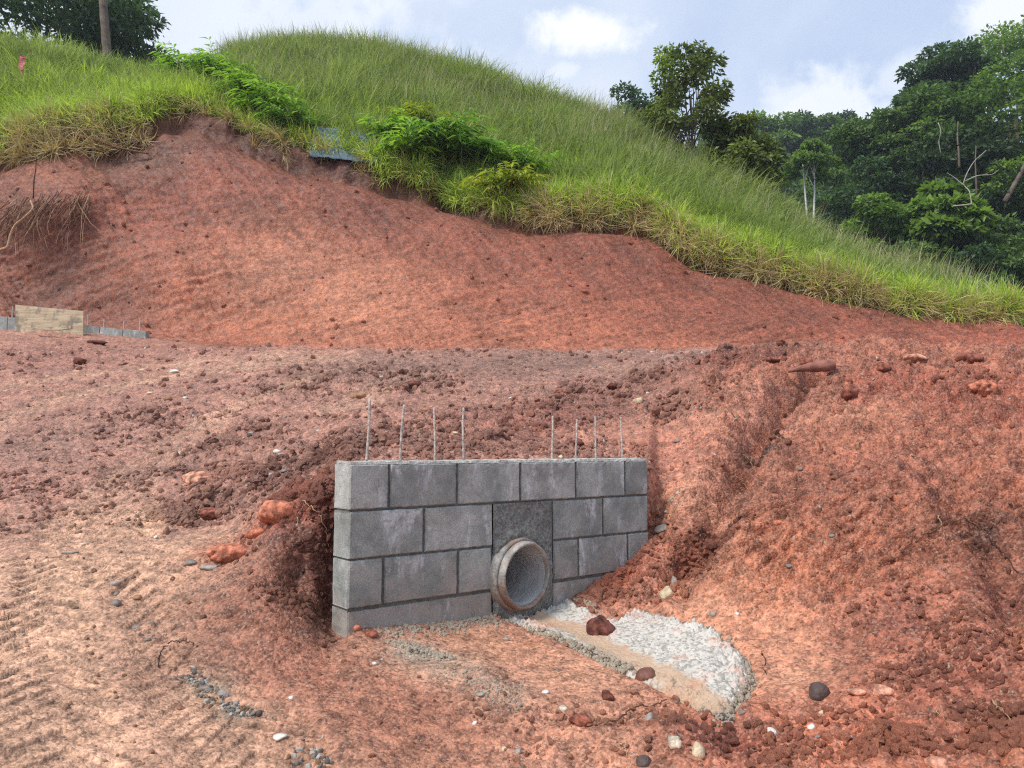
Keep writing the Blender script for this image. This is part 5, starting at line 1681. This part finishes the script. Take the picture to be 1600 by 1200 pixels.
# right-hand forest, near ranks: px of crown centre, py of top, distance, height, crown radius, material, base of crown, label
FOREST = [
    (1590, 18, 50, 22, 5.6, 'leaf_c', .55, 'tallest tree at the top right corner of the picture'),
    (1475, 62, 48, 20, 3.2, 'leaf_b', .60, 'tall narrow crowned tree left of the tallest tree at upper right'),
    (1580, 76, 43, 17, 5.4, 'leaf_c', .50, 'spreading light green tree in front of the tallest tree'),
    (1440, 122, 45, 16, 4.2, 'leaf_a', .40, 'rounded tree left of the spreading light green tree'),
    (1370, 160, 46, 15, 3.6, 'leaf_a', .35, 'leftmost rounded tree of the near forest edge'),
    (1350, 232, 43, 11, 3.0, 'leaf_b', .20, 'lower dark tree at the left edge of the near forest'),
    (1500, 190, 42, 13, 4.4, 'leaf_d', .25, 'dark shaded tree in the middle of the near forest'),
    (1610, 200, 40, 12, 4.6, 'leaf_c', .25, 'yellowish green tree at the right edge below the spreading one'),
    (1425, 240, 41, 11, 3.6, 'leaf_d', .15, 'dark low tree under the rounded trees'),
    (1330, 300, 40, 8, 2.6, 'leaf_d', .10, 'small dark tree at the far left foot of the near forest'),
    (1375, 285, 36, 6, 1.9, 'leaf_c', .10, 'bright green bushy tree at the foot of the forest left side'),
    (1470, 285, 35, 7, 2.0, 'leaf_c', .25, 'large leaved light green tree before the dark forest'),
    (1530, 330, 35, 6, 2.4, 'leaf_a', .10, 'green bushy tree low in front of the forest on the right'),
    (1415, 360, 33, 5, 2.0, 'leaf_a', .05, 'low bushy tree behind the grass near the right end'),
    (1500, 372, 32, 4.6, 2.0, 'leaf_b', .05, 'bluish green bush behind the right end of the grass'),
    (1590, 380, 32, 5, 2.2, 'leaf_a', .05, 'green bush at the right picture edge behind the grass'),
    (1560, 250, 38, 9, 2.6, 'leaf_d', .15, 'dark tree between the yellowish tree and the shaded one'),
    (1340, 372, 36, 4.6, 1.9, 'leaf_b', .05, 'low dark bush at the left end behind the grass'),
]
for i, (px, pyt, Yd, H, Rc, mt_, c0, lb) in enumerate(FOREST):
    big_leaf = 'large leaved' in lb
    make_tree('forest_tree', place_top(px, pyt, Yd, H), lb, mt_, 2100 + i, H, Rc, c0, 46 if Rc > 3 else 34, .27 if Rc > 3 else .3, 390 if Rc > 3 else 260, .46 if big_leaf else (.30 if Yd > 40 else .24), .50, 'trees of the near forest', 'bark', dome=.5)
# far hillside forest
rs = np.random.default_rng(77)
FAR = []
kinds = []
for k, (mt_, H, Rc) in enumerate([('leaf_b', 13, 4.2), ('leaf_a', 14, 3.6), ('leaf_d', 12, 4.0), ('leaf_b', 16, 3.4)]):
    pass
far_list = [(1150, 182, 90), (1285, 180, 92), (1315, 176, 95), (1245, 186, 91), (1195, 168, 92), (1165, 205, 88), (1225, 184, 95), (1262, 174, 98), (1300, 184, 96), (1330, 190, 92), (1180, 235, 78), (1215, 245, 80), (1300, 235, 84), (1325, 245, 78), (1235, 270, 72), (1290, 275, 68), (1200, 280, 66), (1320, 285, 62), (1255, 300, 60), (1225, 305, 56), (1285, 315, 54), (1310, 330, 50), (1350, 215, 88), (1400, 215, 92), (1460, 200, 96), (1530, 190, 98), (1130, 190, 90), (1180, 300, 56), (1265, 335, 46), (1300, 350, 44), (1240, 330, 44),
            (1420, 260, 74), (1490, 255, 76), (1560, 240, 78), (1620, 230, 80), (1660, 120, 60), (1680, 260, 50), (1390, 320, 50), (1450, 330, 48), (1520, 325, 50), (1590, 320, 50)]
protos = []
for k, (mt_, c0) in enumerate([('leaf_b', .30), ('leaf_a', .35), ('leaf_d', .25), ('leaf_b', .4), ('leaf_c', .3)]):
    protos.append(make_tree('far_tree', (0, 0, 0), 'x', mt_, 2300 + k, 12, 4.2, c0, 40, .27, 190, .46, .55, limb=(k < 3)))
words_row = ['on the far skyline', 'high on the far hillside', 'half way up the far hillside', 'low on the far hillside', 'at the foot of the far hillside']
used = {}
for i, (px, pyt, Yd) in enumerate(far_list):
    k = i % 5
    o = protos[k] if i < 5 else copy_tree(protos[k])
    sc_ = R.uniform(.85, 1.15) * (1.0 if Yd > 60 else .72)
    o.location = place_top(px, pyt, Yd, 12 * sc_)
    o.rotation_euler = (0, 0, R.uniform(0, 6.28)); o.scale = (sc_, sc_, sc_)
    row = 0 if Yd >= 88 else 1 if Yd >= 76 else 2 if Yd >= 60 else 3 if Yd >= 48 else 4
    used.setdefault(row, []).append((px, o))
    o['category'] = 'tree'
    o['group'] = 'forest trees ' + words_row[row]
ORD = ['first', 'second', 'third', 'fourth', 'fifth', 'sixth', 'seventh', 'eighth', 'ninth', 'tenth', 'eleventh', 'twelfth', 'thirteenth', 'fourteenth', 'fifteenth', 'sixteenth']
for row, lst in used.items():
    for k, (px, o) in enumerate(sorted(lst, key=lambda q: q[0])):
        o['label'] = 'dark green tree, %s from the left of those %s' % (ORD[k], words_row[row])
make_tree('twin_trunk_tree', place_top(1262, 222, 42, 4.4), 'small light green tree with two slender white trunks on the far hillside', 'leaf_c', 2401, 4.4, 1.35, .52, 22, .32, 190, .22, .45, None, 'bark_white', 2, .06)
make_tree('slender_tree', place_top(1216, 268, 70, 6), 'thin pale trunked tree left of the twin white trunks', 'leaf_b', 2402, 6, 1.6, .5, 18, .35, 150, .34, .5, None, 'bark_white', 1, .12)


def branch(name, px_pts, Yd, rad, mat, label, cat, fork=None):
    pts = [at(px, py, Yd + dy) for px, py, dy in px_pts]
    o0 = pts[0].copy()
    root = empty(name, o0); tag(root, label, cat)
    k = np.linspace(0, len(pts) - 1, len(pts) * 5)
    arr = np.array([p - o0 for p in pts]); ks = np.arange(len(pts))
    sm_ = np.stack([pchip(ks, arr[:, j], k) for j in range(3)], -1)
    V, Fc = tubes([(sm_, np.linspace(rad, rad * .45, len(sm_)))], 6)
    main_o = mesh_obj('branch', V, Fc, M[mat], root, smooth=True)
    for f_ in (fork or []):
        arr = np.array([at(px, py, Yd + dy) - o0 for px, py, dy in f_]); ks = np.arange(len(arr)); k = np.linspace(0, len(arr) - 1, len(arr) * 5)
        sm_ = np.stack([pchip(ks, arr[:, j], k) for j in range(3)], -1)
        V, Fc = tubes([(sm_, np.linspace(rad * .7, rad * .3, len(sm_)))], 6)
        mesh_obj('side_branch', V, Fc, M[mat], main_o, smooth=True)
    return root


branch('dead_branch', [(1490, 322, 0), (1518, 318, 0), (1515, 300, 0), (1506, 288, .2), (1520, 255, .4), (1541, 235, .5)], 32.0, .028, 'deadwood', 'bare curved pale branch in front of the dark forest', 'branch',
       [[(1508, 283, .2), (1530, 274, 0), (1548, 273, -.2), (1561, 265, -.3)], [(1507, 290, .1), (1492, 278, .3), (1480, 270, .4)]])
branch('liana', [(1466, 192, 0), (1470, 205, 0), (1467, 222, .2), (1470, 240, .2)], 36.5, .028, 'deadwood', 'pale hanging vine in the shade of the near forest', 'vine')
branch('bare_trunk', [(1499, 262, 0), (1498, 240, 0), (1496, 215, .3), (1497, 190, .5)], 38.5, .06, 'bark', 'thin grey trunk standing left of the bare pale branch', 'tree trunk')
branch('bare_trunk', [(1526, 305, 0), (1525, 280, 0), (1524, 255, 0), (1525, 228, .4)], 37.5, .05, 'bark', 'thin brownish trunk standing right of the bare pale branch', 'tree trunk')
branch('bare_trunk', [(1570, 315, 0), (1600, 260, 0), (1618, 215, 0)], 36, .12, 'bark', 'thick leaning trunk at the right picture edge', 'tree trunk')

# ------------------------------------------------------------------ low wall, form board, stakes far left
Yb = 13.25
def pt(px, py, Yd=Yb): return at(px, py, Yd)
bd = empty('formwork_board', pt(77, 512)); tag(bd, 'weathered pale plywood form board standing in front of the low grey wall', 'board')
c0 = pt(77, 512)
TLp, TRp, BRp, BLp = [pt(*q) - c0 for q in ((24, 476), (130, 486), (130, 516), (24, 513))]
V, Fc = [], []
nn = 24
for i in range(nn + 1):
    f_ = i / nn
    tp, bt = TLp.lerp(TRp, f_), BLp.lerp(BRp, f_)
    tp = tp + Vector((0, 0, (R.random() - .5) * .008))
    for off in (0, .022):
        V += [bt + Vector((0, off, -.1)), tp + Vector((0, off, 0))]
for i in range(nn):
    a_ = i * 4
    Fc += [(a_, a_ + 4, a_ + 5, a_ + 1), (a_ + 1, a_ + 5, a_ + 7, a_ + 3), (a_ + 2, a_ + 3, a_ + 7, a_ + 6)]
Fc += [(0, 1, 3, 2), (nn * 4, nn * 4 + 2, nn * 4 + 3, nn * 4 + 1)]
def plywood():
    m, t, p, out = new_mat('weathered_plywood')
    g = t.n('ShaderNodeTexCoord').outputs['Object']
    mp = t.n('ShaderNodeMapping'); t.l(g, mp.inputs[0]); mp.inputs['Scale'].default_value = (2, 2, 16)
    n1 = t.noise(mp.outputs[0], 1.5, 5, .6, .4); n2 = t.noise(g, 4.5, 5, .65)
    col = t.mix(t.ramp(n1, .35, .65), srgb(202, 186, 156), srgb(176, 154, 124))
    col = t.mix(t.math('MULTIPLY', t.ramp(n2, .48, .62), .8), col, srgb(118, 112, 98))
    t.l(col, p.inputs['Base Color']); p.inputs['Roughness'].default_value = .8
    bump(t, p, n1, .4, .004)
    return m
M['ply'] = plywood()
mesh_obj('panel', V, Fc, M['ply'], bd)
def strip(name, pxs, Yd, w_, h_, mat, label, cat):
    pts = [at(*q, Yd) for q in pxs]; o0 = pts[0].copy()
    V, Fc = [], []
    for p in pts:
        q = p - o0
        V += [q + Vector((0, -w_ / 2, -h_)), q + Vector((0, w_ / 2, -h_)), q + Vector((0, w_ / 2, 0)), q + Vector((0, -w_ / 2, 0))]
    for i in range(len(pts) - 1):
        for k in range(4):
            Fc.append((i * 4 + k, i * 4 + (k + 1) % 4, i * 4 + 4 + (k + 1) % 4, i * 4 + 4 + k))
    Fc += [(3, 2, 1, 0), tuple(len(V) - 4 + k for k in range(4))]
    o = mesh_obj(name, V, Fc, M[mat]); o.location = o0
    tag(o, label, cat); return o
strip('wood_lath', [(50, 508), (70, 511), (92, 512), (112, 509)], 12.95, .05, .05, 'ply', 'thin pale wooden lath lying at the foot of the form board', 'lath')
lw = empty('low_block_wall', pt(120, 512, 13.5)); tag(lw, 'low grey block wall with short bars at the foot of the left bank', 'wall')
o0 = pt(120, 512, 13.5)
edge = [(-60, 489), (0, 494), (60, 500), (130, 507), (165, 512), (200, 515), (235, 518)]
xs_ = list(range(-60, 240, 36))
for k in range(len(xs_) - 1):
    pa_, pb_ = [pt(x, np.interp(x, [e_[0] for e_ in edge], [e_[1] for e_ in edge]), 13.5) - o0 for x in (xs_[k] + .5, xs_[k + 1] - .5)]
    V = []
    for (p, ) in ((pa_,), (pb_,)):
        V += [p + Vector((0, 0, -.3)), p + Vector((0, .15, -.3)), p + Vector((0, .15, 0)), p + Vector((0, 0, 0))]
    Fc = [(0, 1, 2, 3), (7, 6, 5, 4)] + [(q, q + 4, (q + 1) % 4 + 4, (q + 1) % 4) for q in range(4)]
    mesh_obj('block', V, Fc, M['block'], lw)
for (px, pyt, pyb) in [(19, 479, 497), (137, 491, 511), (162, 499, 514), (193, 501, 517), (218, 499, 519)]:
    a_, b_ = pt(px, pyb, 13.57) - o0, pt(px + 1, pyt, 13.57) - o0
    V, Fc = tubes([([a_, (a_ + b_) / 2, b_], .011)], 6)
    mesh_obj('rebar', V, Fc, M['rebar'], lw)
# marker stake in the left grass
b = at(33, 118, 18.3)
mk = empty('marker_stake', (b.x, b.y, b.z - .5)); tag(mk, 'grey stake with a faded pink ribbon in the left hill grass', 'stake')
V, Fc = box_mesh([(-.03, .03, -.015, .015, 0, .98)])
mesh_obj('post', V, Fc, M['twig_pale'], mk)
M['ribbon'] = plain_rock('ribbon', srgb(196, 104, 108), .7, .25, 8)
V, Fc = [], []
for i in range(9):
    f_ = i / 8
    V += [(-.04 + .012 * math.sin(i), -.028 - .02 * math.sin(f_ * 4), .98 - .38 * f_), (.075 + .015 * math.sin(i * 1.7), -.030 + .03 * math.sin(f_ * 5), 1.0 - .36 * f_)]
for i in range(8): Fc.append((2 * i, 2 * i + 1, 2 * i + 3, 2 * i + 2))
mesh_obj('ribbon', V, Fc, M['ribbon'], mk)

# blue sheet tucked under the grass on the cut edge
M['sheet'] = plain_rock('blue_sheet', srgb(86, 108, 124), .55, .25, 6)
def sheet(name, corners, Yd, label):
    TL_, TR_, BR_, BL_ = [at(*q) for q in corners]
    o0 = (TL_ + BR_) / 2; V, Fc = [], []
    nx_, nz_ = 24, 10
    for j in range(nz_ + 1):
        for i in range(nx_ + 1):
            f_, g_ = i / nx_, j / nz_
            p = TL_.lerp(TR_, f_).lerp(BL_.lerp(BR_, f_), g_) - o0
            w = float(fbm(np.array([f_ * 7.0]), np.array([g_ * 4.0]), 3, 95)[0])
            V.append(p + Vector((0, -.10 * w, .05 * w)))
    for j in range(nz_):
        for i in range(nx_):
            a_ = j * (nx_ + 1) + i
            Fc.append((a_, a_ + 1, a_ + nx_ + 2, a_ + nx_ + 1))
    o = mesh_obj(name, V, Fc, M['sheet'], smooth=True); o.location = o0
    md = o.modifiers.new('thickness', 'SOLIDIFY'); md.thickness = .006
    tag(o, label, 'sheet')
sheet('plastic_sheet', [(478, 196, 17.5), (600, 210, 17.4), (600, 256, 16.8), (484, 244, 16.95)], 0, 'wrinkled blue grey sheet tucked under the grass at the cut edge')
M['sheet_dark'] = plain_rock('dark_sheet', srgb(86, 92, 102), .6, .25, 6)
sheet('ground_sheet', [(1572, 462, 17.5), (1640, 470, 17.5), (1640, 505, 16.0), (1585, 500, 16.2)], 0, 'grey blue patch of sheet beyond the grass tip at the right edge')

# ------------------------------------------------------------------ log over the hole, roots, twigs
def limb_on_ground(name, pix, rad, mat, label, cat, lift=.0, wob=.004, parent=None):
    pts = [hitw(px, py) + Vector((0, -.01, lift + l_)) for px, py, l_ in pix]
    o0 = pts[0].copy(); arr = np.array([p - o0 for p in pts]); ks = np.arange(len(arr)); k = np.linspace(0, len(arr) - 1, len(arr) * 5)
    sm_ = np.stack([pchip(ks, arr[:, j], k) for j in range(3)], -1)
    rs = np.random.default_rng(int(pix[0][0] * 13 + pix[0][1]))
    sm_ += rs.normal(0, wob, sm_.shape)
    V, Fc = tubes([(sm_, np.linspace(rad, rad * .5, len(sm_)))], 6)
    o = mesh_obj(name, V, Fc, M[mat], smooth=True); o.location = o0
    tag(o, label, cat)
    return o


lg = empty('buried_log', hitw(1268, 588)); tag(lg, 'reddish brown log end bridging a dark hole in the right mound', 'log')
a_, b_ = hitw(1230, 588) + Vector((0, -.02, .035)) - lg.location, hitw(1304, 584) + Vector((0, -.03, .055)) - lg.location
pts = [a_.lerp(b_, f_) + Vector((0, 0, .012 * math.sin(f_ * 3.1))) for f_ in np.linspace(0, 1, 14)]
V, Fc = tubes([(pts, [.012 + .030 * min(1, f_ * 1.6) ** 1.2 * (1 - .75 * max(0, (f_ - .8) / .2) ** 2) + R.uniform(-.002, .002) for f_ in np.linspace(0, 1, 14)])], 10)
M['log'] = plain_rock('log_bark', srgb(138, 92, 80), .85, .35, 14)
mesh_obj('log_body', V, Fc, M['log'], lg, smooth=True)

TW = [
    ([(1170, 992 + 800 - 800, 0), (1176, 998, 0)], .003, 'twig', None),
]
TWIGS = [
    ([(935, 1132, 0), (955, 1130, .01), (985, 1112, .015), (1010, 1105, .01), (1040, 1096, 0)], .006, 'twig', 'long thin root lying below the concrete ridge'),
    ([(250, 1040, 0), (254, 1028, .03), (270, 1018, .04), (290, 1014, .03), (304, 1010, .01)], .004, 'twig_dark', 'thin dark bent twig on the pale clay'),
    ([(5, 945, 0), (12, 975, .01), (20, 1000, .01), (28, 1028, 0)], .004, 'twig_pale', 'straight pale stick lying on the left track'),
    ([(473, 790, .02), (490, 812, .05), (505, 830, .05), (516, 858, .01)], .004, 'twig_pale', 'pale root curving over the pit beside the wall'),
    ([(422, 868, .01), (424, 890, .03), (424, 910, .01)], .003, 'twig_pale', 'short pale root standing at the pit rim'),
    ([(466, 812, .01), (468, 830, .03), (470, 852, .02)], .003, 'twig_pale', 'thin pale root hanging under the orange boulder'),
    ([(1448, 840, .01), (1480, 832, .05), (1510, 830, .05), (1540, 834, .02)], .005, 'twig', 'arched root sticking out of the scar on the right slope'),
    ([(1465, 820, .04), (1470, 835, .05), (1474, 850, .01)], .004, 'twig_pale', 'short pale root crossing the arched one on the right slope'),
    ([(1540, 845, .02), (1560, 870, .03), (1590, 905, .02)], .006, 'twig_dark', 'dark root running down the scar on the right slope'),
    ([(1549, 1095, .0), (1560, 1115, .02), (1582, 1142, 0)], .004, 'twig_pale', 'pale straw lying at the lower right edge'),
    ([(1458, 1110, 0), (1466, 1122, .02), (1480, 1137, 0)], .003, 'twig_pale', 'short pale straw at the lower right'),
    ([(1160, 715, .02), (1172, 730, .04), (1184, 750, .01)], .004, 'twig_pale', 'pale root across the gully on the right slope, upper one'),
    ([(1150, 750, .02), (1162, 762, .03), (1172, 775, .01)], .003, 'twig_pale', 'short root across the gully, lower one'),
    ([(1130, 775, .02), (1140, 790, .03), (1148, 800, .01)], .003, 'twig_pale', 'thin root below the gully on the right slope'),
    ([(1192, 715, .02), (1200, 735, .03), (1204, 745, .01)], .003, 'twig_pale', 'thin root on the right lip of the gully'),
    ([(1122, 600, .01), (1120, 592, .03), (1130, 585, .03)], .004, 'twig_pale', 'small curved root on the mound above the gully'),
    ([(1415, 710, 0), (1440, 722, .02), (1465, 740, .02), (1485, 765, 0)], .004, 'twig', 'curved root in the upper middle of the right slope'),
    ([(1336, 705, 0), (1346, 690, .02), (1350, 682, 0)], .003, 'twig_pale', 'thin straw stuck in the upper right slope'),
    ([(1485, 715, 0), (1495, 700, .02), (1502, 690, 0)], .003, 'twig', 'thin straw near the right end of the slope'),
    ([(1372, 800, 0), (1378, 785, .02), (1384, 772, 0)], .003, 'twig_pale', 'thin pale root in the middle of the right slope'),
    ([(915, 630, 0), (925, 638, .03), (932, 645, 0)], .004, 'twig_pale', 'tiny curved root behind the wall above the right rebars'),
    ([(181, 757, 0), (195, 748, .02), (218, 740, 0)], .004, 'twig_pale', 'pale stick on the rutted soil left of the flattened clay lump'),
    ([(355, 674, 0), (362, 668, .02), (370, 660, 0)], .004, 'twig_pale', 'small pale stick on the ruts above the flattened clay lump'),
    ([(968, 1160, 0), (974, 1172, .02), (980, 1180, 0)], .004, 'twig_pale', 'short straw near the bottom right of the sandy slope'),
    ([(1193, 1052, 0), (1194, 1040, .04), (1190, 1035, .04)], .004, 'twig_dark', 'short dark root end sticking up right of the apron tip'),
    ([(958, 962, .0), (970, 966, .03), (1008, 975, .0)], .003, 'twig_pale', 'straw lying across the large red brown clod'),
]
for pix, rd, mt_, lb in TWIGS:
    limb_on_ground('root_twig', pix, rd * .62, mt_, lb, 'root')
# torn root mass on the left bank
rm = empty('root_mass', hitw(60, 370)); tag(rm, 'tangle of torn dry roots hanging on the left bank', 'roots')
rs = np.random.default_rng(55)
paths, paths2 = [], []
for k in range(170):
    px, py = rs.uniform(-10, 150), 0
    py = 300 + rs.random() * 30 + abs(px - 110) * .12
    p = hitw(px, py) - rm.location + Vector((0, -.15, 0))
    d_ = Vector((rs.normal(-.45, .4), rs.normal(-.25, .25), -1)).normalized()
    ln_ = rs.uniform(.35, 1.35); pts = []
    for i in range(7):
        pts.append(p.copy()); p = p + d_ * ln_ / 6; d_ = (d_ + Vector((rs.normal(0, .16), rs.normal(.03, .1), rs.normal(0, .12)))).normalized()
    (paths if k % 3 else paths2).append((pts, [rs.uniform(.005, .011) * (1 - .1 * i) for i in range(7)]))
V, Fc = tubes(paths, 4); o = mesh_obj('fine_roots', V, Fc, M['twig'], rm); o['kind'] = 'stuff'
V, Fc = tubes(paths2, 4); o = mesh_obj('dry_roots', V, Fc, M['twig_pale'], rm); o['kind'] = 'stuff'
branch('pale_branch', [(-4, 392, 0), (12, 386, -.1), (16, 370, -.1), (24, 352, -.15), (40, 338, -.2), (51, 326, -.15), (48, 314, 0)], 14.6, .035, 'twig_pale', 'crooked pale branch stuck in the torn roots on the left bank', 'branch')
branch('dark_sapling', [(52, 310, 0), (53, 285, 0), (56, 262, 0), (57, 245, 0)], 15.0, .014, 'twig_dark', 'thin dark dead sapling standing above the torn roots', 'sapling')
branch('exposed_root', [(110, 208, 0), (150, 219, 0), (190, 232, 0), (232, 240, 0)], 16.4, .04, 'twig', 'long grey brown root exposed under the left sod', 'root')

# ------------------------------------------------------------------ air
hz = bpy.data.materials.new('air'); hz.use_nodes = True
t = NT(hz.node_tree)
out = t.n('ShaderNodeOutputMaterial'); vol = t.n('ShaderNodeVolumePrincipled')
vol.inputs['Color'].default_value = (.80, .88, 1.0, 1); vol.inputs['Density'].default_value = .0007; vol.inputs['Anisotropy'].default_value = .2
t.l(vol.outputs[0], out.inputs['Volume'])
V, Fc = box_mesh([(-420, 420, -30, 275, CAM_Z - 6, CAM_Z + 75)])
o = mesh_obj('haze', V, Fc, hz); tag(o, 'thin pale humid air over the whole site', 'haze', kind='stuff')
